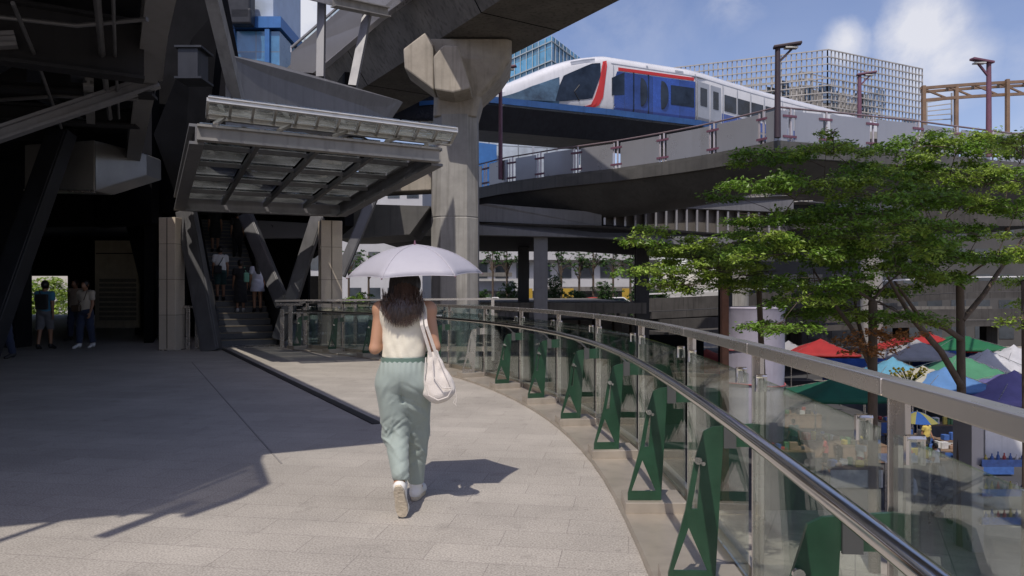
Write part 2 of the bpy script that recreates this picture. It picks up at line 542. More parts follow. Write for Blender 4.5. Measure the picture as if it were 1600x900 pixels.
        o = bpy.data.objects.new(name, me); COL.objects.link(o)
        if parent is not None: o.parent = parent
        else: o.location = loc; o.rotation_euler = (0, 0, rz)
        return o
# ================================================================== palette
M_STEEL = pbr('brushed_steel', (0.52, 0.485, 0.445), 0.27, 0.78, 0.06, 3)
M_POLISH = pbr('polished_steel', (0.62, 0.60, 0.58), 0.13, 1.0, 0.06, 4)
M_PLINTH = pbr('plinth_steel', (0.46, 0.405, 0.335), 0.33, 0.45, 0.12, 4, streak=0.25)
M_GREEN = pbr('green_paint', (0.013, 0.052, 0.026), 0.36, 0, 0.3, 5, coat=0.15, streak=0.16, streak_col=(0.10, 0.13, 0.10), bump=0.03, bscale=30)
M_DARKMETAL = pbr('dark_metal', (0.022, 0.024, 0.030), 0.45, 0.3, 0.25, 2.5, streak=0.4)
M_GREYSTEEL = pbr('grey_painted_steel', (0.165, 0.165, 0.175), 0.5, 0.1, 0.14, 2.0, streak=0.35, bump=0.05)
M_CANOPY = pbr('canopy_steel', (0.30, 0.29, 0.275), 0.45, 0.15, 0.16, 3.0, streak=0.4)
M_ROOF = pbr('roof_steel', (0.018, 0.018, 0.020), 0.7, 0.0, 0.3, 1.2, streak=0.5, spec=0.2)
M_ROOFBEAM = pbr('roof_beam_paint', (0.17, 0.168, 0.17), 0.5, 0.1, 0.12, 0.8, streak=0.2, streak_col=(0.09, 0.075, 0.06))
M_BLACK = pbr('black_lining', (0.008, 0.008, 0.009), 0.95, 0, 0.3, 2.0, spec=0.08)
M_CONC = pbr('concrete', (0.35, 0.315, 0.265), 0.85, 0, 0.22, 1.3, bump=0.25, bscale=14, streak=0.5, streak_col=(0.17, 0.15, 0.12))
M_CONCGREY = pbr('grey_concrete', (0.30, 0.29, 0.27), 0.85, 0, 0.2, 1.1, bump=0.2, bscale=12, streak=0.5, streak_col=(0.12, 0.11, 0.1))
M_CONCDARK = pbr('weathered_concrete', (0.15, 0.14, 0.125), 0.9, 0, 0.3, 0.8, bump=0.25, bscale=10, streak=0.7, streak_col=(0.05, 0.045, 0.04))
M_STONE = tiled('stone_cladding', (0.52, 0.45, 0.36), (0.22, 0.19, 0.15), (3.0, 0.86), 0.0, 0.008, rot=(R(90), 0, 0), loc=(1.5, 0, 0), tilevar=0.06, bump=0.2, rough=0.75)
M_PANEL = pbr('parapet_panel', (0.36, 0.36, 0.385), 0.30, 0.45, 0.06, 0.5, streak=0.10, streak_col=(0.25, 0.25, 0.26))
M_PLUM = pbr('plum_paint', (0.15, 0.065, 0.10), 0.5, 0.0, 0.2, 3.0)
M_PINKSTEEL = pbr('pale_post', (0.58, 0.53, 0.56), 0.35, 0.3, 0.12, 3.0)
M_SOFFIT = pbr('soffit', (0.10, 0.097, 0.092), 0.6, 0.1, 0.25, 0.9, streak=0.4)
M_WHITE = pbr('white_paint', (0.72, 0.71, 0.70), 0.5, 0, 0.1, 2.0, streak=0.3, streak_col=(0.4, 0.39, 0.37))
M_GLASS = glass('rail_glass', (0.89, 0.93, 0.915), 0.065, 0.42, 0.015)
M_ROOFGLASS = glass('roof_glass', (0.50, 0.52, 0.53), 0.12, 0.9, 0.05, wob=0.3, frost=0.26)
M_RUBBER = pbr('rubber', (0.02, 0.02, 0.022), 0.5, 0, 0.2)
M_BLUEPAINT = pbr('blue_paint', (0.03, 0.13, 0.36), 0.42, 0, 0.15, 2.0, streak=0.2)
M_BRONZE = pbr('brown_steel', (0.21, 0.135, 0.085), 0.55, 0.1, 0.2, 2.0)
M_BARK = pbr('bark', (0.085, 0.062, 0.045), 0.95, 0, 0.35, 6, bump=0.6, bscale=25, stretch=(1, 1, 0.35))

# ================================================================== ground and deck
RC = Vector((-16.3, 4.9, 0)); R0 = 17.0        # the terrace edge is an arc about this centre


def arc(th, u=0.0, z=0.0):
    """point beside the terrace kerb: TH along the arc, U outwards, Z up"""
    if th >= 0: return Vector((RC.x + (R0 + u) * math.cos(th), RC.y + (R0 + u) * math.sin(th), z))
    t2, r2 = th * R0 / RN, RN + u                       # towards us the edge straightens out
    return Vector((RC.x + R0 - RN + r2 * math.cos(t2), RC.y + r2 * math.sin(t2), z))


RN = 45.0


def turn(th): return th if th >= 0 else th * R0 / RN


TH0, DTH = -0.0135, 0.0885
M_FLOOR = tiled('granite_paving', (0.362, 0.334, 0.296), (0.26, 0.235, 0.213), (0.72, 0.27), 0.5, 0.003, rot=R(9), stains=0.24, var=0.13, rough=0.66, bump=0.35, spec=0.22, speckle=0.34, tilevar=0.05)
M_STREET = tiled('street_concrete', (0.30, 0.275, 0.24), (0.16, 0.15, 0.135), (2.4, 2.4), 0.0, 0.02, rot=R(25), var=0.25, rough=0.85, bump=0.25, speckle=0.2, tilevar=0.05)
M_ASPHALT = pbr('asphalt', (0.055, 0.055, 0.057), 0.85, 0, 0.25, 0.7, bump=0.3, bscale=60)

g = MB()
g.quad((-400, -200, -6.0), (600, -200, -6.0), (600, 1500, -6.0), (-400, 1500, -6.0))
tag(g.build('ground', M_STREET), kind='structure')
rd = MB().quad((-120, 62, -5.99), (160, 62, -5.99), (160, 78, -5.99), (-120, 78, -5.99))
tag(rd.build('road', M_ASPHALT), kind='structure')

edge = [arc(-0.80 + i * 0.03, 0.0) for i in range(int((0.93 + 0.80) / 0.03) + 1)]
poly = edge + [Vector((-5.3, 20.5, 0)), Vector((-5.3, 46, 0)), Vector((-42, 46, 0)), Vector((-42, -9, 0))]
d = MB()
n = len(poly)
d.add([Vector((p.x, p.y, 0)) for p in poly] + [Vector((p.x, p.y, -0.7)) for p in poly],
      [tuple(range(n)), tuple(range(2 * n - 1, n - 1, -1))] + [(i, n + i, n + (i + 1) % n, (i + 1) % n) for i in range(n)])
tag(d.build('terrace_floor', M_FLOOR), kind='structure')

# drain strip and movement joint in the paving
a, b = G(345, 543.5), G(588, 661)
dv = (b - a).normalized()
sv = Vector((dv.y, -dv.x, 0))
m = MB()
p0, p1 = a - dv * 0.3, b + dv * 3.2
p1 = a + dv * ((b - a).length + 0.06)
m.bar(p0 + Vector((0, 0, 0.004)), p1 + Vector((0, 0, 0.004)), 0.085, 0.012)
m.bar(p0 + sv * 0.055 + Vector((0, 0, 0.012)), p1 + sv * 0.055 + Vector((0, 0, 0.006)), 0.02, 0.016)
tag(m.build('drain_strip', M_RUBBER), 'black drain strip running across the paving from the escalator foot', 'drain')
m = MB(); m.bar(G(300, 566) + Vector((0, 0, 0.002)), G(440, 725) + Vector((0, 0, 0.002)), 0.014, 0.005)
tag(m.build('expansion_joint', pbr('joint_seal', (0.235, 0.22, 0.205), 0.8)), 'thin dark expansion joint in the shaded paving', 'floor joint')

# ================================================================== curved railing
rail = thing('curved_railing', 'curved glass and stainless steel railing with green brackets along the terrace edge', 'railing', arc(0, 0.2, 0))
KMIN, KMAX = -4, 10
ths = [TH0 + (k * DTH if k >= 0 else k * 1.33 / R0) for k in range(KMIN, KMAX + 1)]


def arcs(t0, t1, u, z, n):
    return [arc(t0 + (t1 - t0) * i / n, u, z) for i in range(n + 1)]


# kerb tray with a turned up lip
m = MB(); rings = []
for p in range(121):
    t = ths[0] + (ths[-1] + 0.0 - ths[0]) * p / 120
    rings.append([arc(t, u, z) for u, z in ((0.0, -0.1), (0.0, 0.018), (0.012, 0.03), (0.46, 0.03), (0.46, 0.11), (0.50, 0.11), (0.50, -0.75), (0.01, -0.75))])
m.loft(rings)
m.build('kerb_tray', M_PLINTH, rail, smooth=True, angle=30)
# top rail of square section in lengths that meet at the posts
for k in range(len(ths) - 1):
    gap = 0.0002
    m = MB().path(arcs(ths[k] + gap, ths[k + 1] - gap, 0.42, 1.163, 6), 0.064, 0.050)
    m.build('top_rail', M_STEEL, rail, bevel=0.006)
# round handrail
m = MB().tube(arcs(ths[0], ths[-1], 0.14, 0.95, 110), 0.0255, 14)
m.build('handrail', M_POLISH, rail, smooth=True, angle=60)

M_STRAP = pbr('strap_steel', (0.13, 0.13, 0.13), 0.35, 0.6, 0.1)
BR_OUT = [(0.0, 0.10), (0.21, 0.10), (0.245, 0.72), (0.417, 0.72), (0.417, 0.828), (0.20, 0.81), (0.16, 0.79), (0.115, 0.645), (0.077, 0.43), (0.0, 0.145)]
BR_TRI = [(0.023, 0.157), (0.176, 0.157), (0.092, 0.353)]
BR_SLOT = [(0.104, 0.437), (0.130, 0.437), (0.143, 0.60), (0.141, 0.652)]


def holed_plate(outline, holes, frame, t):
    """a plate of thickness t with cut-outs: FRAME maps (u, z, s) to the world"""
    bm = bmesh.new(); edges = []
    for loop in [outline] + holes:
        vs = [bm.verts.new((u, z, 0)) for u, z in loop]
        edges += [bm.edges.new((vs[i], vs[(i + 1) % len(vs)])) for i in range(len(vs))]
    bmesh.ops.triangle_fill(bm, use_beauty=True, use_dissolve=False, edges=edges)
    out = MB()
    vs = [v.co.copy() for v in bm.verts]
    for i, v in enumerate(bm.verts): v.index = i
    out.add([frame(v.x, v.y, -t / 2) for v in vs], [tuple(q.index for q in f.verts) for f in bm.faces])
    out.add([frame(v.x, v.y, t / 2) for v in vs], [tuple(q.index for q in reversed(f.verts)) for f in bm.faces])
    bm.free()
    for loop in [outline] + holes:
        k = len(loop)
        for i in range(k):
            (u0, z0), (u1, z1) = loop[i], loop[(i + 1) % k]
            out.quad(frame(u0, z0, -t / 2), frame(u1, z1, -t / 2), frame(u1, z1, t / 2), frame(u0, z0, t / 2))
    return out


for i, th in enumerate(ths):
    ta = turn(th); er = Vector((math.cos(ta), math.sin(ta), 0)); et = Vector((-math.sin(ta), math.cos(ta), 0))
    def fr(u, z, s, th=th, et=et): return arc(th, u, z) + et * s
    # flat post
    m = MB(); m.bar(fr(0.445, -0.2, 0.0), fr(0.445, 1.183, 0.0), 0.02, 0.062, up=et)
    m = MB(); c0, c1 = fr(0.447, -0.2, 0), fr(0.447, 1.1365, 0)
    m.add([c + er * (a * 0.009) + et * (b * 0.0) + er * 0 + et * (b * 0.03) for c in (c0, c1) for a, b in ((-1, -1), (1, -1), (1, 1), (-1, 1))],
          [(3, 2, 1, 0), (4, 5, 6, 7), (0, 1, 5, 4), (1, 2, 6, 5), (2, 3, 7, 6), (3, 0, 4, 7)])
    m.add([c + er * (a * 0.028 + 0.0) + et * (0.033 * b) for c in (fr(0.447, -0.2, 0.0), fr(0.447, 1.1365, 0.0)) for a, b in ((-1, 0.75), (1, 0.75), (1, 1.0), (-1, 1.0))],
          [(3, 2, 1, 0), (4, 5, 6, 7), (0, 1, 5, 4), (1, 2, 6, 5), (2, 3, 7, 6), (3, 0, 4, 7)])
    m.build('post', M_STEEL, rail, bevel=0.003)
    # step under the bracket
    blk = MB()
    t2 = th + 0.0145
    blk.add([arc(t, u, z) for z in (0.028, 0.0985) for t, u in ((th - 0.0035, 0.012), (th - 0.0035, 0.40), (t2, 0.40), (t2, 0.03))],
            [(3, 2, 1, 0), (4, 5, 6, 7), (0, 1, 5, 4), (1, 2, 6, 5), (2, 3, 7, 6), (3, 0, 4, 7)])
    blk.build('step_box', M_PLINTH, rail, bevel=0.004)
    far_grey = k = (i + KMIN == 5)
    br = holed_plate(BR_OUT, [BR_TRI, BR_SLOT], lambda u, z, s, fr=fr: fr(u + 0.035, z, s), 0.014).build('bracket', M_STEEL if far_grey else M_GREEN, rail, bevel=0.002)
    if far_grey: br['label'] = 'unpainted grey steel bracket'
    # bolt, strap and handrail stem
    m = MB()
    c = fr(0.165, 0.66, -0.016)
    m.tube([c, fr(0.165, 0.66, -0.03)], 0.017, 10); m.tube([fr(0.19, 0.645, -0.008), fr(0.19, 0.645, -0.02)], 0.010, 8)
    m.build('bolt', M_POLISH, br)
    m = MB(); m.bar(fr(0.31, 0.715, -0.012), fr(0.31, 0.832, -0.012), 0.055, 0.010, up=et)
    m.tube([fr(0.31, 0.825, -0.012), fr(0.25, 0.885, -0.008), fr(0.15, 0.935, 0)], 0.007, 8)
    m.build('stem', M_STRAP, br)
# glass panels and their top clips
for k in range(len(ths) - 1):
    t0, t1 = ths[k] + 0.003, ths[k + 1] - 0.003
    rings = []
    for i in range(7):
        t = t0 + (t1 - t0) * i / 6
        rings.append([arc(t, u, z) for u, z in ((0.400, 0.112), (0.412, 0.112), (0.412, 1.045), (0.400, 1.045))])
    gp = MB().loft(rings).build('glass_panel', M_GLASS, rail)
    for t in (t0 + 0.006, t1 - 0.006):
        m = MB()
        for s in (-0.011, 0.011):
            m.tube([arc(t, 0.406 + s * 1.6, 0.99), arc(t, 0.406 + s * 1.6, 1.062)], 0.009, 8)
        m.tube([arc(t, 0.385, 1.055), arc(t, 0.43, 1.055)], 0.010, 8)
        m.build('glass_clip', M_POLISH, gp, smooth=True)

# ================================================================== pillars and raking struts on the left
def pillar(name, label, c, w, dp, z0, z1, rz):
    t = thing(name, label, 'pillar', (c.x, c.y, z0), 'stone clad pillars under the canopy')
    q = Matrix.Rotation(rz, 3, 'Z')
    MB().box((c.x, c.y, (z0 + z1) / 2), (w, dp, z1 - z0), q).build('cladding', M_STONE, t, bevel=0.008)
    m = MB()
    m.box((c.x, c.y, z0 + 0.012), (w + 0.03, dp + 0.03, 0.024), q)
    m.build('base_plate', M_STEEL, t)
    m = MB(); f = q @ Vector((0, -dp / 2 - 0.003, 0))
    m.box((c.x + f.x, c.y + f.y, (z0 + z1) / 2 + 0.02), (0.02, 0.012, z1 - z0 - 0.06), q)
    m.build('seam', pbr('seam', (0.12, 0.10, 0.08), 0.8), t)
    return t


p = G(262, 548)
pillar('stone_pillar', 'tall cream stone pillar left of the escalator', p + Vector((0, 0.22, 0)), 0.42, 0.42, 0, 3.22, R(-6))
p = W(516, 540, 19.6); p.z = -6
pillar('stone_pillar', 'cream stone pillar behind the glass railing, right of the escalator', p, 0.55, 0.45, -6.0, 3.30, R(24))

STR = 'raking steel struts around the escalator'


def strut(label, a, b, w, h, mat=None, name='raking_strut'):
    m = MB(); m.bar(a, b, w, h, up=(0, -1, 0))
    d_ = (Vector(b) - Vector(a)).normalized()
    m.bar(Vector(a) + Vector((0, -h / 2 - 0.012, 0)), Vector(b) + Vector((0, -h / 2 - 0.012, 0)), w * 0.8, 0.02, up=(0, -1, 0))
    return tag(m.build(name, mat or M_GREYSTEEL, loc=tuple(a), bevel=0.01), label, 'strut', STR)


M_STRUT = pbr('strut_paint', (0.095, 0.095, 0.10), 0.45, 0.2, 0.2, 1.5, streak=0.4)
strut('wide dark strut leaning left beside the escalator foot', G(331, 548), W(291, 330, 18.2), 0.44, 0.25, M_STRUT)
strut('brownish strut leaning left on the right side of the escalator', W(437, 478, 19.5) + Vector((0.1, 0, 0)), W(384, 336, 20.6), 0.36, 0.24, M_STRUT)
strut('grey strut leaning right from the escalator to the canopy back beam', W(436, 530, 19.3), W(497, 338, 20.0), 0.34, 0.24, M_STRUT)
strut('thin grey strut leaning right beyond the second stone pillar', W(532, 430, 22.0), W(588, 296, 22.6), 0.30, 0.22, M_STRUT)
strut('black strut leaning right in the dark hall beside the notice board', W(255, 520, 22.0), W(205, 318, 23.0), 0.5, 0.3, M_DARKMETAL)
strut('huge black strut leaning right at the left edge of the hall', W(-28, 560, 13.5), W(98, 205, 14.5), 0.40, 0.35, M_DARKMETAL)

# ================================================================== glass canopy
C_FL, C_FR = W(308, 207, 12.6), W(686, 243, 14.2)
C_BL, C_BR = W(280, 322, 17.6), W(531, 332, 19.4)
can = thing('glass_canopy', 'grey steel and glass canopy over the escalator foot', 'canopy', (C_FL + C_FR + C_BL + C_BR) / 4)


def cp(s, t, dz=0.0):
    """point on the canopy: S from left to right, T from front to back"""
    return C_FL.lerp(C_FR, s).lerp(C_BL.lerp(C_BR, s), t) + Vector((0, 0, dz))


MB().ibeam(cp(-0.0, 0), cp(1.0, 0), 0.20, 0.27, 0.04).build('front_beam', M_CANOPY, can)
MB().ibeam(cp(0, 1, 0.12), cp(1, 1, 0.12), 0.25, 0.46, 0.05).build('back_beam', M_GREYSTEEL, can)
MB().ibeam(cp(0.0, 0.015, 0.0), cp(0.0, 0.985, 0.05), 0.24, 0.36, 0.05).build('side_beam', M_GREYSTEEL, can)
MB().ibeam(cp(1.0, 0.015, 0.0), cp(1.0, 0.985, 0.05), 0.24, 0.36, 0.05).build('side_beam', M_GREYSTEEL, can)
for i in range(1, 5):
    t = i / 5
    MB().bar(cp(0.03, t, 0.10), cp(0.97, t, 0.10), 0.07, 0.08).build('purlin', M_STRUT, can)
for i in range(1, 4):
    s = i / 4
    MB().bar(cp(s, 0.02, 0.06), cp(s, 0.97, 0.08), 0.08, 0.10).build('rafter', M_STRUT, can)
for i in range(4):
    for j in range(5):
        a, b, c, e = cp(i / 4 + 0.01, j / 5 + 0.01, 0.18), cp((i + 1) / 4 - 0.01, j / 5 + 0.01, 0.18), cp((i + 1) / 4 - 0.01, (j + 1) / 5 - 0.01, 0.18), cp(i / 4 + 0.01, (j + 1) / 5 - 0.01, 0.18)
        MB().prism([a, b, c, e], (0, 0, 0.02)).build('glass_pane', M_ROOFGLASS, can)
# raised glazed front edge
e0, e1 = W(325, 155, 12.0), W(714, 204, 13.7)
i0, i1 = W(323, 182, 13.0), W(704, 224, 14.7)
MB().ibeam(e0, e1, 0.10, 0.09, 0.02).build('edge_rail', pbr('pale_alloy', (0.62, 0.60, 0.56), 0.32, 0.5, 0.12, 3, streak=0.2), can)
MB().ibeam(i0, i1, 0.12, 0.10, 0.02).build('edge_rail', MATS['pale_alloy'], can)
for k in range(13):
    s = k / 12
    MB().bar(e0.lerp(e1, s), i0.lerp(i1, s), 0.04, 0.06).build('edge_bar', MATS['pale_alloy'], can)
for k in range(12):
    a, b, c, e = e0.lerp(e1, k / 12 + 0.004), e0.lerp(e1, (k + 1) / 12 - 0.004), i0.lerp(i1, (k + 1) / 12 - 0.004), i0.lerp(i1, k / 12 + 0.004)
    MB().prism([a + Vector((0, 0, 0.06)), b + Vector((0, 0, 0.06)), c + Vector((0, 0, 0.06)), e + Vector((0, 0, 0.06))], (0, 0, 0.015)).build('edge_glass', glass('edge_glass', (0.72, 0.75, 0.76), 0.15, 1.0, 0.04, wob=0.4, frost=0.30), can)
for s in (0.06, 0.31, 0.54, 0.77, 0.95):
    a = i0.lerp(i1, s); b = cp(s * 0.98 + 0.01, 0.0, 0.18)
    MB().bar(a, b, 0.09, 0.05).build('bracket', MATS['pale_alloy'], can)

# ================================================================== station roof over the left half
ZR = 4.5
SH = Vector((-SUN_DIR.x / SUN_DIR.z, -SUN_DIR.y / SUN_DIR.z, 0))


def caster(px, py, z):
    """the point on level z whose shadow falls on the paving at photo pixel (px, py)"""
    g_ = G(px, py); return (g_.x - SH.x * z, g_.y - SH.y * z)


roof = thing('station_roof', 'dark steel station roof with heavy beams overhead on the left', 'roof', (-10, 10, ZR))
q_ = [caster(x, y, ZR + 0.32) for x, y in ((662, 685), (592, 693), (395, 712), (388, 727), (330, 752), (262, 780), (205, 803), (0, 824))]
e0_, e1_ = caster(402, 563, ZR + 0.62), caster(584, 648, ZR + 0.62)
b0_, b1_ = caster(402, 563, ZR + 0.17), caster(584, 648, ZR + 0.17)
outl = q_ + [(-30, q_[-1][1] - 0.6), (-40, q_[-1][1] - 0.6), (-40, 46), (-13.4, 46), (-13.4, 26), (e0_[0] * 1.9 - e1_[0] * 0.9, e0_[1] * 1.9 - e1_[1] * 0.9), e0_, e1_]
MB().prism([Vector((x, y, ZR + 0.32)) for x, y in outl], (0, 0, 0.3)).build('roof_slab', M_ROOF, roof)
MB().prism([Vector((x, y, ZR + 0.36)) for x, y in [caster(a_, b_, ZR + 0.36) for a_, b_ in ((396, 713), (410, 752), (370, 775), (300, 802), (206, 804), (263, 781), (331, 753), (389, 728))]], (0, 0, 0.03)).build('glass_edge', glass('tinted_roof_glass', (0.38, 0.38, 0.39), 0.1, 1), roof)
m = MB().ibeam((b1_[0] - 0.16, b1_[1] - 0.2, ZR), (b0_[0] * 1.9 - b1_[0] * 0.9 - 0.16, b0_[1] * 1.9 - b1_[1] * 0.9 - 0.2, ZR), 0.27, 0.34, 0.05)
m.build('edge_beam', M_ROOFBEAM, roof)
for pts_, w_ in (([(300, 785), (160, 838)], 0.10), ([(160, 790), (-10, 848)], 0.06), ([(398, 712), (414, 756)], 0.05), ([(414, 756), (370, 778), (290, 806)], 0.08), ([(385, 735), (250, 788), (190, 806)], 0.05)):
    pp_ = [Vector((*caster(x, y, ZR + 0.2), ZR + 0.2)) for x, y in pts_]
    MB().path(pp_, w_, 0.08).build('gutter_outrigger', M_DARKMETAL, roof)
# secondary beams
for i, (a, b, w, h, mt) in enumerate((
        (G(-60, 40, 4.3), G(225, 82, 4.3), 0.25, 0.7, M_ROOF), (G(-60, 112, 4.4), G(242, 128, 4.4), 0.3, 0.45, M_ROOF),
        (W(-80, 236, 9.5), G(246, 126, 4.4), 0.17, 0.19, M_GREYSTEEL), (G(238, -20, 4.5), G(222, 96, 4.5), 0.11, 0.14, M_ROOFBEAM),
        (G(264, -20, 4.55), G(249, 118, 4.55), 0.08, 0.16, M_ROOFBEAM), (G(-50, 66, 4.1), G(25, 62, 4.2), 0.16, 0.16, M_GREYSTEEL),
        (G(-60, 130, 4.3), G(40, 66, 4.3), 0.2, 0.2, M_DARKMETAL), (G(60, 66, 4.3), G(52, 120, 4.3), 0.16, 0.16, M_DARKMETAL),
        (G(118, 68, 4.3), G(122, 120, 4.3), 0.16, 0.16, M_DARKMETAL), (G(-60, 172, 4.45), G(215, 186, 4.45), 0.3, 0.3, M_ROOF),
        (G(138, 128, 4.2), G(142, 188, 4.2), 0.12, 0.12, M_ROOFBEAM), (G(60, 150, 4.2), G(130, 182, 4.2), 0.10, 0.10, M_DARKMETAL))):
    MB().ibeam(a, b, w, h, 0.04).build('roof_beam', mt, roof)
for i in range(7):
    y = 2.6 + i * 2.0
    MB().ibeam((-3.2 - max(0, (y - 4.2)) * 0.56, y + 0.6, ZR + 0.16), (-30, y - 0.2, ZR + 0.16), 0.18, 0.26, 0.03).build('roof_beam', M_ROOF, roof)
# pipes and cable trays hung under the slab
for (p_, r_) in [(q0_, q1_ * 0.6) for q0_, q1_ in (([G(-60, 160, 4.15), G(90, 150, 4.15), G(215, 155, 4.15)], 0.05), ([G(-60, 20, 4.2), G(120, 40, 4.2), G(230, 30, 4.2)], 0.04), ([G(20, 5, 4.1), G(60, 100, 4.1), G(96, 200, 4.1)], 0.035), ([G(150, -20, 4.2), G(160, 90, 4.2), G(172, 185, 4.2)], 0.06), ([G(176, -20, 4.2), G(180, 90, 4.2), G(186, 185, 4.2)], 0.03))]:
    MB().tube(p_, r_, 8).build('pipe', M_STRUT, roof, smooth=True)
# bracket box at the beam's side
a, b = W(302, 78, 14.2), W(302, 128, 14.8)
m = MB(); m.box((a + b) / 2, (0.38, 0.5, 0.56)); m.box((a + b) / 2 + Vector((0.02, 0, 0.30)), (0.52, 0.6, 0.04)); m.box((a + b) / 2 + Vector((0.02, 0, -0.30)), (0.52, 0.6, 0.04))
m.build('beam_bracket', M_DARKMETAL, roof)

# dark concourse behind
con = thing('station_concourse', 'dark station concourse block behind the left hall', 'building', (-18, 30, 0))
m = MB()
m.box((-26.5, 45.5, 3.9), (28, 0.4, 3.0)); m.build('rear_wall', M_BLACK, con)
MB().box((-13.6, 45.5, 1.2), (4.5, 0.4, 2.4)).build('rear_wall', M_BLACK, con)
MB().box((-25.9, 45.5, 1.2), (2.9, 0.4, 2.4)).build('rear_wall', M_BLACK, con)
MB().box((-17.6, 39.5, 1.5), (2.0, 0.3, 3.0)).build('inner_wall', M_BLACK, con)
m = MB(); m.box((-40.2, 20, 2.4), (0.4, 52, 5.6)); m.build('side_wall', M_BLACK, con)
MB().prism([Vector((x, y, 0)) for x, y in ((-9.0, -2), (-12.0, 6), (-26.5, 36.5), (-26.9, 36.5), (-12.4, 6), (-9.4, -2))], (0, 0, 4.8)).build('light_block_wall', M_BLACK, con)  # unseen wall added beside the view to keep light out of the hall
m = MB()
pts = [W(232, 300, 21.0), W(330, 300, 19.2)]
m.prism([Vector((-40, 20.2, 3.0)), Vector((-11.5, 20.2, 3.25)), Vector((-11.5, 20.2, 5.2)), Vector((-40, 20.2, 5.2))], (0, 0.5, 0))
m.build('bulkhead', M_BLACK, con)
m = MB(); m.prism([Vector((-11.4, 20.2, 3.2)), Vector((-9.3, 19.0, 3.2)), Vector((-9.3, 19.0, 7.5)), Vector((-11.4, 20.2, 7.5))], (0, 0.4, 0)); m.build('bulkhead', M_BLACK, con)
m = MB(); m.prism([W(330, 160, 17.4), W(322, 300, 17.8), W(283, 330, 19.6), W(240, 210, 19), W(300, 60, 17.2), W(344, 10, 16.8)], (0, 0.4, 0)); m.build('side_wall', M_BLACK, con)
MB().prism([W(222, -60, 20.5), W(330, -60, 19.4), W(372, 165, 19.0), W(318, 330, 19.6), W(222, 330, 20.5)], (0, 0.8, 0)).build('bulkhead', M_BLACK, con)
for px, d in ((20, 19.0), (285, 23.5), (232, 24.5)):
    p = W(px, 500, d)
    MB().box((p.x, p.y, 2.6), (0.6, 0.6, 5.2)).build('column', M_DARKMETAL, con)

# shiny fascia under the roof
m = MB()
DD = 15.2
fz = [W(38, 226, DD), W(148, 219, DD), W(148, 298, DD), W(38, 295, DD)]
fl = thing('duct_fascia', 'brushed metal ceiling duct above the people on the left', 'duct', W(110, 260, 15.2))
M_DUCT = pbr('duct_metal', (0.30, 0.295, 0.285), 0.33, 0.55, 0.15, 1.2)
MB().prism(fz, (0, 0.7, 0)).build('duct_panel', M_DUCT, fl, bevel=0.02)
MB().prism([W(149, 219, DD - .01), W(229, 241, 16.6), W(229, 274, 16.6), W(149, 298, DD - .01)], (0, 0.7, 0)).build('duct_end', M_DUCT, fl, bevel=0.02)
m = MB(); m.bar(W(38, 297, DD - .03), W(148, 300, DD - .03), 0.06, 0.04); m.build('duct_trim', M_STEEL, fl)

# notice board in the hall
nb = thing('notice_board', 'large brownish information board standing in the dark hall', 'board', W(184, 510, 23.0))
MB().box(W(184, 444, 23.0), (1.36, 0.12, 2.72)).build('board', pbr('board_paint', (0.34, 0.30, 0.22), 0.6, 0, 0.25, 2.0, streak=0.3), nb)
m = MB()
for i in range(9): m.box(W(184, 438 + i * 7.5, 22.93), (1.15, 0.01, 0.10))
m.build('text_rows', pbr('board_rows', (0.12, 0.11, 0.09), 0.7, 0, 0.4, 14), nb)
MB().box(W(184, 396, 22.92), (1.36, 0.02, 0.03)).build('board_strip', M_BLACK, nb)
# ================================================================== viaduct pier and girder
PD = 28.0
pier = thing('viaduct_pier', 'tall sunlit concrete pier with flared top carrying the rail viaduct', 'pier', (W(709, 456, PD).x, PD, -6))


def ring_at(py, px0, px1, d, dep, ch=0.22):
    """octagonal ring: front face spans px0..px1 at depth d"""
    a, b = W(px0, py, d), W(px1, py, d); z = a.z
    c = ch * (b.x - a.x)
    return [Vector(p) for p in ((a.x + c, d, z), (b.x - c, d, z), (b.x, d + c, z), (b.x, d + dep - c, z), (b.x - c, d + dep, z), (a.x + c, d + dep, z), (a.x, d + dep - c, z), (a.x, d + c, z))]


m = MB()
m.loft([ring_at(760, 672, 746, PD, 1.9), ring_at(340, 672, 746, PD, 1.9), ring_at(338.5, 673, 745, PD + .02, 1.86), ring_at(337, 672, 746, PD, 1.9), ring_at(240, 673.5, 745.5, PD, 1.9), ring_at(178, 675, 745, PD, 1.9)])
m.build('shaft', M_CONCGREY, pier)
m = MB()
m.loft([ring_at(181, 676, 744, PD + 0.02, 1.86, 0.1), ring_at(150, 677, 752, PD - 0.05, 2.0, 0.1), ring_at(118, 672, 782, PD - 0.25, 2.4, 0.08), ring_at(92, 665, 797, PD - 0.4, 2.7, 0.06), ring_at(60, 664, 800, PD - 0.4, 2.7, 0.06)])
m.build('capital', M_CONC, pier, bevel=0.05)
# the left bearing arm, two chamfered blocks
m = MB()
q = [(630, 75), (668, 48), (700, 72), (724, 74), (742, 140), (684, 146), (674, 142), (632, 106)]
m.prism([W(x, y, 26.9) for x, y in ((630, 76), (664, 50), (677, 68), (678, 141), (632, 107))], (0.0, 1.5, 0))
m.build('bearing_arm', M_CONC, pier, bevel=0.06)
m = MB(); m.prism([W(x, y, 26.6) for x, y in ((677, 88), (692, 70), (716, 71), (736, 138), (708, 145), (679, 140))], (0.0, 1.9, 0))
m.build('bearing_arm', M_CONC, pier, bevel=0.06)

via = thing('rail_viaduct', 'massive weathered concrete rail viaduct girder crossing overhead', 'viaduct', (0, 28, 11))
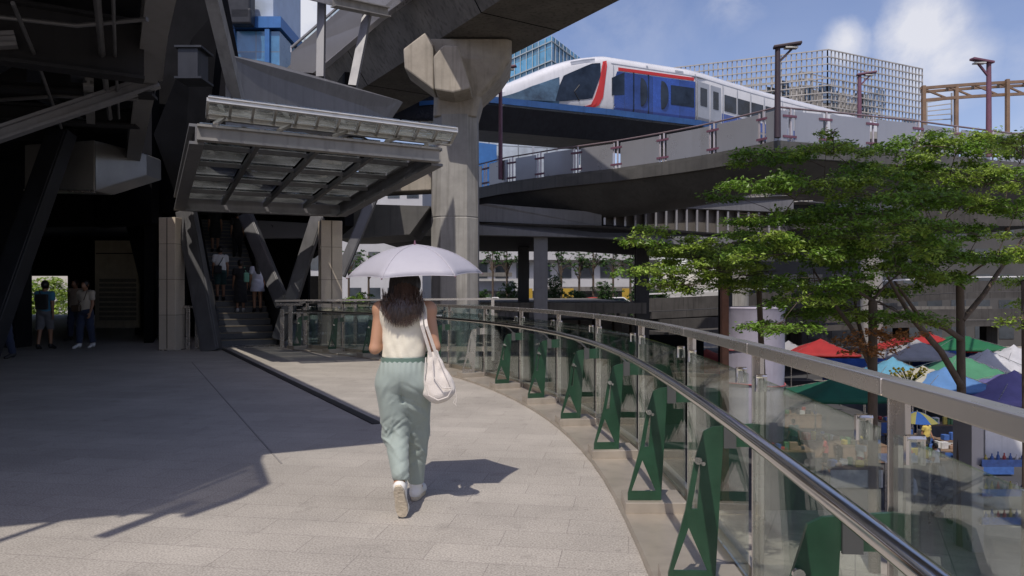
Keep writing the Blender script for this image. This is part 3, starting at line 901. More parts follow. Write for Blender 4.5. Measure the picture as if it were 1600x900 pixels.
# box girder: right bottom edge runs from overhead right to behind the pier
dirv = Vector((W(795, 88, 29.9).x - W(962, 0, 24.3).x, 5.6, 0)).normalized()
side = Vector((dirv.y, -dirv.x, 0))
zb = W(795, 88, 29.9).z
e_r = W(795, 88, 29.9)
prof = [(0.0, 0.0), (-3.3, 0.0), (-4.3, 1.5), (-5.0, 1.7), (-5.0, 2.4), (1.0, 2.4), (1.0, 1.65), (0.6, 1.5)]
m = MB(); rings = []
for s in (-26, -20, -14.02, -14.0, -7, 0, 7, 14, 24, 40):
    rings.append([Vector((e_r.x, e_r.y, zb)) + dirv * s + side * u + Vector((0, 0, z)) for u, z in prof])
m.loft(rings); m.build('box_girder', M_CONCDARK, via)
for s in (-14, -3.5, 7):
    m = MB()
    c = Vector((e_r.x, e_r.y, zb)) + dirv * s
    m.prism([c + side * u + Vector((0, 0, z)) for u, z in ((0.003, -0.004), (-3.303, -0.004), (-4.304, 1.5), (0.604, 1.5))], dirv * 0.06)
    m.build('segment_joint', M_BLACK, via)
# cross beam tying the pier to the station
tb = thing('concrete_crossbeam', 'pale concrete crossbeam on the left of the pier', 'beam', W(630, 300, 29.0))
MB().prism([W(x, y, 29.0) for x, y in ((560, 262), (674, 250), (674, 297), (560, 302))], (0, 1.2, 0)).build('beam', M_CONC, tb, bevel=0.04)
m = MB(); m.bar(W(575, 326, 30.5), W(674, 329, 30.5), 0.4, 0.32); m.build('service_pipe', M_PANEL, tb)
m = MB(); m.box(W(650, 345, 30.3), (0.25, 0.25, 0.9)); m.box(W(648, 358, 30.3), (0.7, 0.3, 0.25)); m.build('hanger', M_GREYSTEEL, tb)
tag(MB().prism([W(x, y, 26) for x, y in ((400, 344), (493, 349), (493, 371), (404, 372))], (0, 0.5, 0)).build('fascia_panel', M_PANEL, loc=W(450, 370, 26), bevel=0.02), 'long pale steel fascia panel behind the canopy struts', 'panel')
tag(MB().prism([W(x, y, 28) for x, y in ((540, 318), (672, 322), (640, 366), (560, 372), (520, 372))], (0, 3.5, 0)).build('deck_soffit', M_SOFFIT, loc=W(600, 370, 28)), 'dark soffit of the lower deck left of the pier', 'soffit')

# ================================================================== upper stair flights behind the canopy
sp = thing('stair_parapet', 'wedge shaped grey steel parapet of the upper stair', 'parapet', W(480, 165, 18))
wed = [W(352, 84, 15.8), W(420, 97, 17.0), W(623, 156, 21.5), W(604, 184, 21.2), W(520, 215, 19.6), W(352, 205, 15.8)]
MB().prism(wed, (0.1, 0.25, 0)).build('steel_plate', M_GREYSTEEL, sp, bevel=0.02)
MB().bar(W(331, -10, 14.6), W(372, 160, 16.2), 0.26, 0.2, up=(0, -1, 0)).build('edge_post', M_CANOPY, sp)
uf = thing('upper_stair', 'inclined upper stair with grey side panel and glass balustrade', 'stair', W(520, 80, 26))
MB().prism([W(x, y, d) for x, y, d in ((455, 82, 25.4), (534, 12, 26.2), (600, -20, 27), (660, -20, 27.6), (591, 29, 27), (510, 97, 26), (489, 114, 25.8), (453, 112, 25.4))], (0.1, 0.3, 0)).build('side_panel', M_PANEL, uf)
MB().tube([W(455, 75, 25.5), W(536, 4, 26.3), W(570, -25, 26.8)], 0.05, 8).build('handrail', M_GREYSTEEL, uf)
MB().prism([W(x, y, d) for x, y, d in ((456, 76, 25.6), (536, 6, 26.4), (536, 13, 26.4), (456, 83, 25.6))], (0.01, 0.02, 0)).build('glass_panel', M_GLASS, uf)
for k in range(5):
    a = W(455, 82, 25.5).lerp(W(536, 11, 26.3), k / 4); MB().bar(a, a + Vector((0, 0, 0.22)), 0.05, 0.05).build('post', M_STEEL, uf)
MB().bar(W(503, -5, 20.6), W(501, 122, 20.0), 0.20, 0.20, up=(0, -1, 0)).build('column', M_GREYSTEEL, uf)
MB().bar(W(576, 12, 21.6), W(551, 136, 20.6), 0.22, 0.20, up=(0, -1, 0)).build('column', M_GREYSTEEL, uf)
MB().prism([W(x, y, d) for x, y, d in ((440, -14, 19), (475, -2, 19.6), (530, 12, 20.6), (600, 18, 22), (640, -20, 24), (520, -60, 22))], (0, 0.2, 0.25)).build('stair_roof', M_GREYSTEEL, uf)
m = MB(); m.ibeam(W(520, 2, 20.2), W(606, 20, 21.8), 0.25, 0.28, 0.03); m.build('roof_beam', M_CANOPY, uf)

# ================================================================== blue tower behind the stair
M_BLUEGLASS = tiled('blue_curtain_wall', (0.05, 0.16, 0.30), (0.10, 0.14, 0.18), (1.5, 1.5), 0.0, 0.04, rot=(R(90), 0, 0), tilevar=0.5, rough=0.2, bump=0.0, spec=1.0, speckle=0.02, var=0.3)
bt = thing('blue_tower', 'blue glass block with a bright blue ledge seen past the stair', 'building', W(400, 456, 46))
a, b = W(336, 45, 46), W(437, 45, 46)
MB().box(((a.x + b.x) / 2, 49, 6), (b.x - a.x, 6, 23.4)).build('glass_wall', M_BLUEGLASS, bt)
MB().box(((a.x + b.x) / 2, 49, 18.2), (b.x - a.x + 0.3, 6.5, 0.7)).build('ledge', M_BLUEPAINT, bt)
MB().box(((a.x + b.x) / 2 - 0.2, 49.3, 22.6), (b.x - a.x - 0.6, 6, 8.0)).build('upper_wall', pbr('pale_cladding', (0.36, 0.42, 0.5), 0.35, 0.1, 0.2, 0.5), bt)
for px in (364, 418):
    p = W(px, 70, 45.9); MB().box((p.x, 45.9, 15.5), (0.28, 0.2, 4.6)).build('mullion', M_BLUEPAINT, bt)
ac = MB(); ac.box(W(371, 10, 45.4), (1.9, 1.0, 1.9)); ac.box(W(379, 28, 45.3), (1.3, 0.8, 1.0))
ac.build('cooling_unit', M_DARKMETAL, bt, bevel=0.12)

# ================================================================== the elevated guideway and its train
ZT = 12.3
PXS = [560, 640, 700, 760, 850, 945, 1090, 1290, 1500]
PDS = [40.6, 40.8, 41.1, 41.7, 43.1, 44.6, 47.6, 57, 70]


def tp(px, back=0.0, z=0.0):
    """point beside the track seen under photo column px: BACK metres behind the near face"""
    d = float(np.interp(px, PXS, PDS)); p = W(px, 456, d)
    d2 = float(np.interp(px + 8, PXS, PDS)); q2 = W(px + 8, 456, d2)
    d3 = float(np.interp(px - 8, PXS, PDS)); q3 = W(px - 8, 456, d3)
    t = (q2 - q3).normalized(); nrm = Vector((-t.y, t.x, 0))
    return Vector((p.x, p.y, ZT + z)) + nrm * back


gw = thing('train_guideway', 'slim elevated guideway with a blue edge under the train', 'viaduct', tp(900, 1.5, -1))
cols_ = list(range(565, 1420, 20))
m = MB(); m.loft([[tp(px, -0.5, -0.4), tp(px, 3.6, -0.4), tp(px, 3.2, -1.7), tp(px, 0.2, -1.7)] for px in cols_]); m.build('beam', M_DARKMETAL, gw)
m = MB(); m.loft([[tp(px, -0.62, -0.30), tp(px, -0.52, -0.30), tp(px, -0.52, 0.06), tp(px, -0.62, 0.06)] for px in cols_]); m.build('blue_edge', pbr('guideway_blue', (0.02, 0.075, 0.22), 0.45, 0, 0.3, 0.8, streak=0.4), gw)
for px in (1180, 1390):
    c = tp(px, 1.6, 0); MB().tube([(c.x, c.y, -6), (c.x, c.y, ZT - 1.7)], 0.9, 20).build('column', M_CONCGREY, gw, smooth=True)

M_TWHITE = pbr('train_white', (0.62, 0.625, 0.645), 0.26, 0, 0.09, 0.7, coat=0.4, streak=0.22, streak_col=(0.38, 0.38, 0.38))
M_TBLUE = tiled('train_blue_graphics', (0.018, 0.055, 0.26), (0.012, 0.03, 0.12), (1.9, 3.0), 0.0, 0.02, rot=(R(90), 0, 0), tilevar=0.35, rough=0.25, bump=0, spec=0.8, speckle=0.02, var=0.35)
M_TRED = pbr('train_red', (0.46, 0.028, 0.024), 0.32, 0, 0.08, 2)
M_TGLASS = pbr('train_window', (0.016, 0.024, 0.040), 0.07, 0, 0.75, 0.9, spec=0.3, bump=0.04, bscale=1.2)
M_TGREY = pbr('train_grey', (0.34, 0.36, 0.40), 0.35, 0.2, 0.15, 1.0)
train = thing('metro_train', 'white and blue metro train with red stripe and sloping nose on the elevated track', 'train', tp(945, 1.5, 0.1))
HN_X = [752, 770, 800, 830, 860, 890, 915, 935, 950, 1000, 1600]
HN_H = [0.35, 0.72, 1.30, 1.92, 2.52, 3.02, 3.32, 3.50, 3.60, 3.62, 3.62]


def th_(px): return float(np.interp(px, HN_X, HN_H))


def tsec(px, grow=0.0):
    h = th_(px); r = min(0.75, h * 0.42); w = 2.9
    tuck = np.interp(px, [752, 800, 870, 940], [0.9, 0.45, 0.12, 0.0])
    P = [(0.12 + tuck * 0.3, 0.10), (0.0 + tuck * 0.2, 0.4 * min(1, h / 2)), (tuck * 0.15, h * 0.55)]
    for k in range(6):
        a = k / 5 * math.pi / 2
        P.append((tuck * 0.3 + r * (1 - math.cos(a)), h - r * 0.75 + r * 0.75 * math.sin(a)))
    for k in range(6):
        a = math.pi / 2 * (1 - k / 5)
        P.append((w - tuck * 0.3 - r * (1 - math.cos(a)), h - r * 0.75 + r * 0.75 * math.sin(a)))
    P += [(w - tuck * 0.15, h * 0.55), (w - tuck * .2, 0.4 * min(1, h / 2)), (w - 0.12 - tuck * .3, 0.10)]
    return [tp(px, u, z) for u, z in P]


seq = list(range(752, 960, 8)) + list(range(960, 1500, 24))
MB().loft([tsec(px) for px in seq]).build('body', M_TWHITE, train, smooth=True, angle=35)


def tside(px, f, off):
    h = th_(px)
    tuck = np.interp(px, [752, 800, 870, 940], [0.9, 0.45, 0.12, 0.0])
    u = np.interp(f, [0.0, 0.12, 0.55, 0.80, 0.9], [0.12 + tuck * .3, tuck * .2, tuck * .15, tuck * .3 + 0.002, tuck * .3 + 0.09])
    return tp(px, u - off, f * h + (0.1 if f < 0.02 else 0))


def tpatch(name, poly, mat, off=0.012, th=0.01, lab=None, nx=10, parent=None):
    """patch on the near side: poly = list of (px, f_low, f_high) columns"""
    xs = [p[0] for p in poly]; lo = [p[1] for p in poly]; hi = [p[2] for p in poly]
    m = MB(); rings = []
    n_ = max(2, int((xs[-1] - xs[0]) / 6))
    for i in range(n_ + 1):
        px = xs[0] + (xs[-1] - xs[0]) * i / n_
        a, b = float(np.interp(px, xs, lo)), float(np.interp(px, xs, hi))
        fs = [a + (b - a) * j / 8 for j in range(9)]
        rings.append([tside(px, f, off + th) for f in fs] + [tside(px, f, -0.05) for f in reversed(fs)])
    m.loft(rings)
    o = m.build(name, mat, parent or train)
    if lab: o['label'] = lab
    return o


tpatch('windscreen', [(868, 0.14, 0.16), (878, 0.14, 0.66), (925, 0.22, 0.84), (938, 0.62, 0.84)], M_TGLASS, 0.03)
tpatch('side_window', [(784, 0.10, 0.30), (830, 0.08, 0.56), (874, 0.06, 0.66)], pbr('nose_glass', (0.05, 0.095, 0.14), 0.07, 0, 0.8, 1.1, spec=1.0, bump=0.05, bscale=1.0), 0.02, lab='sloping glass of the train nose')
tpatch('red_stripe', [(905, 0.0, 0.035), (925, 0.05, 0.12), (935, 0.10, 0.42), (940, 0.18, 0.86), (946, 0.42, 0.88), (948, 0.80, 0.88)], M_TRED, 0.04, lab='upright red stripe round the cab')
tpatch('blue_panel', [(958, 0.02, 0.5), (962, 0.02, 0.72), (1086, 0.02, 0.74)], M_TBLUE, 0.015, lab='blue graphic side panel')
tpatch('red_stripe', [(966, 0.735, 0.79), (1084, 0.755, 0.81)], M_TRED, 0.025, lab='long red stripe above the blue panel')
tpatch('side_window', [(956, 0.30, 0.60), (975, 0.34, 0.72)], M_TGLASS, 0.03)
tpatch('door', [(990, 0.03, 0.72), (1012, 0.03, 0.72)], M_TBLUE, 0.035)
for c in (1001, 1034):
    m = MB(); m.sphere(tside(c, 0.42, 0.04), (0.42, 0.03, 0.9), 16, 10); m.build('oval_window', M_TGLASS, train, smooth=True)
for x in (989, 1012):
    tpatch('door_frame', [(x, 0.03, 0.74), (x + 1.6, 0.03, 0.74)], M_TGLASS, 0.04)
tpatch('side_window', [(1048, 0.28, 0.62), (1084, 0.28, 0.62)], M_TGLASS, 0.04)
for x0, x1 in ((1090, 1108), (1110, 1126), (1228, 1240), (1242, 1254)):
    dd = tpatch('door', [(x0, 0.03, 0.76), (x1, 0.03, 0.76)], M_TGREY, 0.02, lab='grey sliding door')
    tpatch('window', [(x0 + 4, 0.34, 0.66), (x1 - 4, 0.34, 0.66)], M_TGLASS, 0.045, parent=dd)
for x0, x1 in ((1132, 1150), (1153, 1171), (1174, 1192), (1196, 1220), (1262, 1290)):
    tpatch('side_window', [(x0, 0.36, 0.66), (x1, 0.36, 0.66)], M_TGLASS, 0.03)
tpatch('pale_band', [(1128, 0.12, 0.30), (1330, 0.12, 0.30)], M_TBLUE, 0.02)
for x in (958, 1087, 1129, 1151.5, 1172.5, 1193.5, 1222, 1258, 1300):
    tpatch('panel_joint', [(x, 0.03, 0.88), (x + 0.9, 0.03, 0.88)], M_TGREY, 0.028)
tpatch('sill', [(958, 0.0, 0.03), (1340, 0.0, 0.03)], M_DARKMETAL, 0.05)
tpatch('roof_gutter', [(955, 0.835, 0.85), (1340, 0.835, 0.85)], M_TGREY, 0.04)
m = MB(); m.tube([tside(905, 0.16, 0.06), tside(897, 0.34, 0.05), tside(905, 0.46, 0.05)], 0.025, 6); m.build('wiper', M_RUBBER, train)
tpatch('headlight', [(905, 0.03, 0.06), (914, 0.02, 0.08)], M_TGLASS, 0.05)
for x0, x1 in ((1010, 1013), (1055, 1068)):
    tpatch('roof_vent', [(x0, 0.86, 0.90), (x1, 0.86, 0.90)], M_TGREY, 0.05)
tpatch('roof_vent', [(893, 0.86, 0.93), (930, 0.86, 0.93)], M_TGREY, 0.03, lab='grey destination panel over the windscreen')

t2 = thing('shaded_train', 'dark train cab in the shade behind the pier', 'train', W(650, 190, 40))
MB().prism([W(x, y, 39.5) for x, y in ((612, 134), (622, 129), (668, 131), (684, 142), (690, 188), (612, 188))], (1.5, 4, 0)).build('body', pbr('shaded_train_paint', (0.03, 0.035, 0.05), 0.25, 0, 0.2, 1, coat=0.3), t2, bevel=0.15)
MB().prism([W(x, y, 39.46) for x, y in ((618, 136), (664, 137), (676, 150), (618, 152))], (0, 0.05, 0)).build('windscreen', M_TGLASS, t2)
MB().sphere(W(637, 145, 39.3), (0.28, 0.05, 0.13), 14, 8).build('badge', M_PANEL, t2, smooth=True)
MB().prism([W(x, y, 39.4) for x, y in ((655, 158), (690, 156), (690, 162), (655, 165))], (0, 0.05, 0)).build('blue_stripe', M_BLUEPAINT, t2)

# ================================================================== the curved skywalk
SKX = [690, 750, 785, 870, 960, 1090, 1215, 1330, 1430, 1600, 1760]
SKD = [38.6, 36.2, 34.6, 32.4, 30.7, 27.9, 25.0, 26.0, 27.0, 29.4, 32]
ZS = 6.45


def sk(px, back=0.0, z=0.0):
    d = float(np.interp(px, SKX, SKD)); p = W(px, 456, d)
    q2 = W(px + 15, 456, float(np.interp(px + 15, SKX, SKD))); q3 = W(px - 15, 456, float(np.interp(px - 15, SKX, SKD)))
    t = (q2 - q3).normalized()
    return Vector((p.x, p.y, ZS + z)) + Vector((-t.y, t.x, 0)) * back


skw = thing('curved_skywalk', 'curved elevated walkway with grey parapet panels crossing in front of the train', 'footbridge', sk(1100, 1.5, -0.5))
xs = list(range(690, 1761, 15))
BK = Vector((0.12, 1.0, 0))
MB().loft([[sk(x, 0.0, 0.0), sk(x, 0.0, -0.42), sk(x, 0, -0.42) + BK * 4.2, sk(x, 0, 0.0) + BK * 4.2] for x in xs]).build('deck_slab', pbr('deck_edge', (0.10, 0.096, 0.09), 0.55, 0.15, 0.25, 1.0, streak=0.5), skw)


def sof(x): return float(np.interp(x, [690, 900, 1150, 1230, 1350, 1760], [0.85, 1.25, 0.95, 0.75, 0.9, 0.9]))


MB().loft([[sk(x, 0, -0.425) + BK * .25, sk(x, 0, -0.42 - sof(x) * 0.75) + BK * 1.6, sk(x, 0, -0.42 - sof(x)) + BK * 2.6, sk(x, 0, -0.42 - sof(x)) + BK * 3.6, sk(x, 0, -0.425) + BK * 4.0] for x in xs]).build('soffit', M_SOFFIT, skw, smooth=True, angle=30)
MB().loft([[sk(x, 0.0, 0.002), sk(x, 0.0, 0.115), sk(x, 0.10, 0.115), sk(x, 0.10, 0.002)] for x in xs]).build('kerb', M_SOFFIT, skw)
rail_pts = [sk(x, 0.1, 1.28) for x in range(690, 1761, 10)]
MB().tube(rail_pts, 0.034, 8).build('handrail', pbr('plum_grey', (0.20, 0.15, 0.165), 0.45), skw, smooth=True)
PJ = [720, 757, 798, 842, 900, 962, 1034, 1112, 1189, 1236, 1292, 1365, 1437, 1497, 1553, 1620, 1690]
for k in range(len(PJ)):
    c = sk(PJ[k], 0.08, 0)
    t = (sk(PJ[k] + 5, 0.08) - sk(PJ[k] - 5, 0.08)).normalized()
    po = MB()
    po.bar(c + t * 0.05, c + t * 0.05 + Vector((0, 0, 1.25)), 0.05, 0.06, up=(t.y, -t.x, 0)); 
    post = po.build('post', M_PINKSTEEL, skw)
    po2 = MB(); po2.bar(c - t * 0.13, c - t * 0.13 + Vector((0, 0, 1.2)), 0.045, 0.05, up=(t.y, -t.x, 0)); po2.build('post', M_PINKSTEEL, skw)
    for z in (0.28, 0.98):
        MB().bar(c - t * 0.30 + Vector((0, -0.06, z)), c + t * 0.26 + Vector((0, -0.06, z)), 0.06, 0.08).build('clamp', M_PLUM, post)
    if k + 1 < len(PJ):
        x0, x1 = PJ[k], PJ[k + 1]; f = 6.0
        pts = [x0 + f * (1.15 if True else 1) + (x1 - x0 - 2 * f) * i / 5 for i in range(6)]
        MB().loft([[sk(x, 0.02, 0.12), sk(x, 0.02, 1.16), sk(x, 0.05, 1.16), sk(x, 0.05, 0.12)] for x in pts]).build('parapet_panel', M_PANEL, skw, bevel=0.008)

# street lamps on the walkways
lamp_specs = [(1215, 215, 74, 24.9, 0, 22, 'dark lamp post with a flat lamp head at the corner of the skywalk', True), (1343, 190, 117, 36.0, 0, 22, 'short plum lamp post behind the skywalk parapet', False),
              (1545, 245, 98, 28.3, 0, -22, 'plum lamp post at the right with its lamp head turned left', False), (782, 280, 108, 34.6, 0, 22, 'plum lamp post at the left end of the skywalk', False)]
for (px, y0, y1, d, _, hx, lab, dark) in lamp_specs:
    b_ = W(px, y0, d); t_ = W(px, y1, d)
    L = thing('street_lamp', lab, 'lamp post', b_, 'lamp posts on the skywalk')
    mt = pbr('dark_plum', (0.045, 0.03, 0.042), 0.5) if dark else M_PLUM
    MB().tube([b_, t_], [0.11, 0.085], 12).build('pole', mt, L, smooth=True)
    s = 1 if hx > 0 else -1
    MB().bar(t_ + Vector((-0.14 * s, 0, 0.0)), t_ + Vector((0.75 * s, -0.15, 0.10)), 0.26, 0.09).build('lamp_head', mt, L, bevel=0.02)
    MB().bar(t_ + Vector((0.04 * s, 0, -0.5)), t_ + Vector((0.5 * s, -0.1, -0.03)), 0.07, 0.07).build('arm', mt, L)
    MB().box(t_ + Vector((0.42 * s, -0.08, -0.045)), (0.42, 0.22, 0.05)).build('lens', pbr('lamp_lens', (0.5, 0.5, 0.48), 0.3), L)

# ================================================================== the concourse building under the skywalk
cb = thing('concourse_building', 'grey concourse building with finned wall and dark undercroft beyond the pier', 'building', W(900, 600, 36))
MB().prism([W(748, 320, 32.6), W(760, 318, 32.6), W(940, 332, 33.4), W(940, 354, 33.4), W(745, 346, 32.6)], (0, 12, 0)).build('upper_beam', M_GREYSTEEL, cb)
m = MB(); m.prism([W(700, 347, 32.2), W(930, 352, 33), W(1210, 372, 36), W(1210, 394, 36), W(930, 371, 33), W(700, 366, 32.2)], (0, 0.6, 0)); m.build('lower_beam', M_GREYSTEEL, cb)
m = MB(); m.prism([W(560, 368, 32.5), W(930, 370, 33.5), W(1230, 392, 36.5), W(1230, 372, 36.5), W(930, 350, 33.5), W(560, 350, 32.5)], (0.5, 12.5, 0)); m.build('ceiling', M_ROOF, cb)
MB().prism([W(938, 318, 34), W(1230, 330, 37), W(1230, 378, 37), W(938, 357, 34)], (0, 0.3, 0)).build('fin_wall', pbr('fin_wall_paint', (0.12, 0.11, 0.10), 0.7), cb)
for i in range(18):
    px = 944 + i * 16; d = 33.8 + (px - 938) / 292 * 3
    a = W(px, 322 + i * 0.7, d); b2 = W(px, 355 + i * 1.15, d)
    MB().bar(a, b2, 0.09, 0.35, up=(0, -1, 0)).build('fin', M_PANEL, cb)
MB().prism([W(1000, 300, 33.8), W(1240, 312, 36.6), W(1240, 332, 36.6), W(938, 320, 33.8)], (0, 2, 0)).build('fascia', M_GREYSTEEL, cb)
for px, d, w in ((845, 33.2, 0.62), (818, 41, 0.62), (1004, 40, 0.72), (700, 44, 0.7), (1135, 44, 0.7)):
    p = W(px, 456, d); m = MB()
    m.bar((p.x, p.y, -6), (p.x, p.y, 4.05), w, 0.07, up=(0, -1, 0)); m.bar((p.x, p.y + 0.5, -6), (p.x, p.y + 0.5, 4.05), w, 0.07, up=(0, -1, 0)); m.bar((p.x, p.y + 0.25, -6), (p.x, p.y + 0.25, 4.05), 0.10, 0.42, up=(0, -1, 0))
    m.build('column', M_GREYSTEEL if px == 845 else M_DARKMETAL, cb)
# dark lower floor that closes the undercroft
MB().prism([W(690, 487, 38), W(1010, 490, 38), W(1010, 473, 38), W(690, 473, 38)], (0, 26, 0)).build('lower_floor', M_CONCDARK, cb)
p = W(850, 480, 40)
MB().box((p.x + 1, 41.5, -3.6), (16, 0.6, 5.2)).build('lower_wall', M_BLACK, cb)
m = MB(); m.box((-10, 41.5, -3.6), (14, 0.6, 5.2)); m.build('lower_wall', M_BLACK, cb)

# elevated roads behind the trees
er = thing('elevated_road', 'curved grey concrete elevated road with parapets behind the trees', 'flyover', W(1300, 500, 52))
M_ROADCONC = pbr('road_concrete', (0.075, 0.07, 0.065), 0.9, 0, 0.3, 0.6, streak=0.6, streak_col=(0.03, 0.028, 0.026), spec=0.2)
def sweep(name, pts, w, h, mat): return MB().path(pts, w, h).build(name, mat, er)
up_ = [W(1000, 477, 64), W(1150, 470, 67), W(1320, 457, 70), W(1500, 448, 74), W(1700, 445, 78), W(2100, 445, 80), W(2500, 446, 80)]
sweep('parapet', up_, 0.3, 1.1, M_ROADCONC)
sweep('road_slab', [p + Vector((0, 3.4, -0.9)) for p in up_], 7, 0.6, M_ROADCONC)
sweep('edge_rail', [p + Vector((0, 0.1, 0.95)) for p in up_], 0.12, 0.12, M_WHITE)
lo_ = [W(1030, 508, 61), W(1200, 500, 64), W(1400, 492, 66), W(1700, 488, 70), W(2100, 488, 72), W(2500, 488, 72)]
sweep('parapet', lo_, 0.3, 0.9, M_ROADCONC)
sweep('road_slab', [p + Vector((0, 3.0, -0.9)) for p in lo_], 6, 0.5, M_ROADCONC)
for px in (1060, 1250, 1420, 1560, 1800, 2100, 2400):
    p = W(px, 456, 72); MB().box((p.x, p.y + 1.5, -3.2), (1.1, 1.1, 5.4)).build('column', M_ROADCONC, er)
# grey deck far right above
MB().prism([W(1240, 334, 42), W(1640, 326, 44), W(1640, 352, 44), W(1240, 358, 42)], (0, 6, 0)).build('upper_deck', M_ROADCONC, er)


# ================================================================== far buildings
def window_block(name, label, px0, px1, d, z0, z1, dep, wall, floors, bays, winmat, ledge=None, y_off=0.0):
    a, b2 = W(px0, 456, d), W(px1, 456, d)
    t = thing(name, label, 'building', ((a.x + b2.x) / 2, d, z0))
    MB().box(((a.x + b2.x) / 2, d + dep / 2, (z0 + z1) / 2), (b2.x - a.x, dep, z1 - z0)).build('wall', wall, t)
    fh = (z1 - z0) / floors; bw = (b2.x - a.x) / bays
    for f in range(floors):
        for k in range(bays):
            c = (a.x + (k + 0.5) * bw, d - 0.02, z0 + (f + 0.55) * fh)
            MB().box(c, (bw * 0.62, 0.12, fh * 0.5)).build('window', winmat, t)
        if ledge:
            MB().box(((a.x + b2.x) / 2, d - 0.7, z0 + f * fh + 0.3), (b2.x - a.x, 1.4, fh * 0.38)).build('balcony', ledge, t)
    return t


M_FARWHITE = pbr('far_white_wall', (0.43, 0.43, 0.44), 0.7, 0, 0.12, 0.3, streak=0.3, streak_col=(0.4, 0.39, 0.37))
M_FARWIN = pbr('far_window', (0.05, 0.06, 0.07), 0.15, 0, 0.4, 0.4, spec=0.8)
window_block('white_offices', 'white building with long pale balconies seen under the concourse', 735, 1030, 96, -6, 18, 16, M_FARWHITE, 6, 9, M_FARWIN, M_FARWHITE)
window_block('pale_block', 'pale building with dark windows seen left of the pier', 420, 660, 90, -6, 16, 14, M_FARWHITE, 5, 8, M_FARWIN)
window_block('beige_block', 'grey parking block behind the right hand trees', 1180, 2300, 100, -6, 15, 16, pbr('far_grey', (0.07, 0.068, 0.066), 0.8, 0, 0.2, 0.3), 6, 30, M_FARWIN)
M_TEAL = tiled('teal_curtain_wall', (0.07, 0.24, 0.40), (0.12, 0.18, 0.22), (3.0, 2.4), 0.0, 0.08, rot=(R(90), 0, 0), tilevar=0.45, rough=0.22, bump=0, spec=1.0, speckle=0.02, var=0.25)
gt = thing('glass_tower', 'blue green glass tower behind the nose of the train', 'building', W(840, 456, 130))
# plan: corner towards us
A_, B_, C_ = W(745, 456, 150), W(862, 456, 130), W(931, 456, 150)
zt = HC + (456 - 56) / FPX * 130
m = MB(); m.prism([Vector((p.x, p.y, -6)) for p in (A_, B_, C_)] + [Vector((C_.x, C_.y + 10, -6)), Vector((A_.x, A_.y + 10, -6))], (0, 0, zt + 6)); m.build('glass_wall', M_TEAL, gt)
for k in range(14):
    z = zt - 1.0 - k * 3.4
    MB().path([Vector((A_.x, A_.y - 0.1, z)), Vector((B_.x, B_.y - 0.3, z)), Vector((C_.x, C_.y - 0.1, z))], 0.3, 0.2).build('floor_band', pbr('floor_band', (0.34, 0.40, 0.44), 0.5), gt)
for k in range(13):
    for (P0, P1) in ((A_, B_), (B_, C_)):
        p = P0.lerp(P1, k / 13); MB().box((p.x, p.y - 0.2, zt / 2 - 3), (0.14, 0.2, zt + 6)).build('mullion', MATS['floor_band'], gt)
lw = thing('low_glass_hall', 'low pale glass hall seen between guideway and skywalk', 'building', W(810, 456, 60))
MB().prism([W(744, 196, 60), W(905, 196, 62), W(905, 330, 62), W(744, 330, 60)], (0, 8, 0)).build('glass_wall', tiled('pale_curtain_wall', (0.42, 0.47, 0.52), (0.2, 0.22, 0.24), (2.4, 4.0), 0.0, 0.06, rot=(R(90), 0, 0), tilevar=0.12, rough=0.15, bump=0, spec=1.0, speckle=0.02, var=0.2), lw)
MB().prism([W(744, 222, 59.8), W(776, 226, 59.8), W(776, 330, 59.8), W(744, 330, 59.8)], (0, 0.15, 0)).build('blue_panel', M_BLUEPAINT, lw)
for px in (833, 870):
    MB().bar(W(px, 196, 59.7), W(px, 330, 59.7), 0.2, 0.2, up=(0, -1, 0)).build('mullion', M_TGREY, lw)

# open lattice block on the skyline
M_LATT = pbr('lattice_steel', (0.36, 0.345, 0.325), 0.6, 0.1, 0.25, 0.8)
lb = thing('lattice_block', 'open scaffold like lattice block on the skyline behind the skywalk', 'building', W(1293, 300, 80))
LC, LL, LR_ = W(1293, 456, 80), W(1036, 456, 87), W(1441, 456, 87)
zt, z0 = HC + (456 - 78) / FPX * 80, 13.0
for (P0, P1, nb, inn) in ((LC, LL, 34, 0), (LC, LR_, 27, 0), (LC + Vector((0, 4, 0)), LL + Vector((0, 4, 0)), 25, 1), (LC + Vector((-1.5, 4, 0)), LR_ + Vector((-3, 4, 0)), 15, 1)):
    m = MB()
    for i in range(nb + 1):
        p = P0.lerp(P1, i / nb); m.bar((p.x, p.y, z0), (p.x, p.y, zt - inn * 1.2), 0.11, 0.11, up=(0, -1, 0))
    nh = 19
    for j in range(nh + 1):
        z = zt - inn * 1.2 - (zt - z0) * j / nh
        m.bar(Vector((P0.x, P0.y - 0.13, z)), Vector((P1.x, P1.y - 0.13, z)), 0.09, 0.12)
    m.build('lattice', M_LATT, lb)
m = MB()
for k in range(85):
    s, z = random.random(), random.uniform(z0 + 3, zt - 3)
    p = (LC if k % 2 else LC).lerp(LL if k % 2 else LR_, s) + Vector((0, random.uniform(0.8, 3), z - LC.z))
    MB().box((p.x, p.y, z), (random.uniform(0.8, 2.6), 0.08, random.uniform(0.8, 2.0)), Euler((0, 0, random.uniform(-0.6, 0.6)))).build('infill_sheet', glass('lattice_glass', (0.6, 0.62, 0.64), 0.2, 1), lb)
for k in range(3):
    q = Vector((0, 8, 0)); z = z0 + 3.0 + k * 3.2
    MB().prism([Vector((p.x, p.y, z)) for p in (LC + q * 0.9, LL.lerp(LC, 0.2) + q, LL + q * 1.6, LR_ + q * 1.6, LR_.lerp(LC, 0.2) + q)], (0, 0, 0.35)).build('floor_plate', M_CONCGREY, lb)
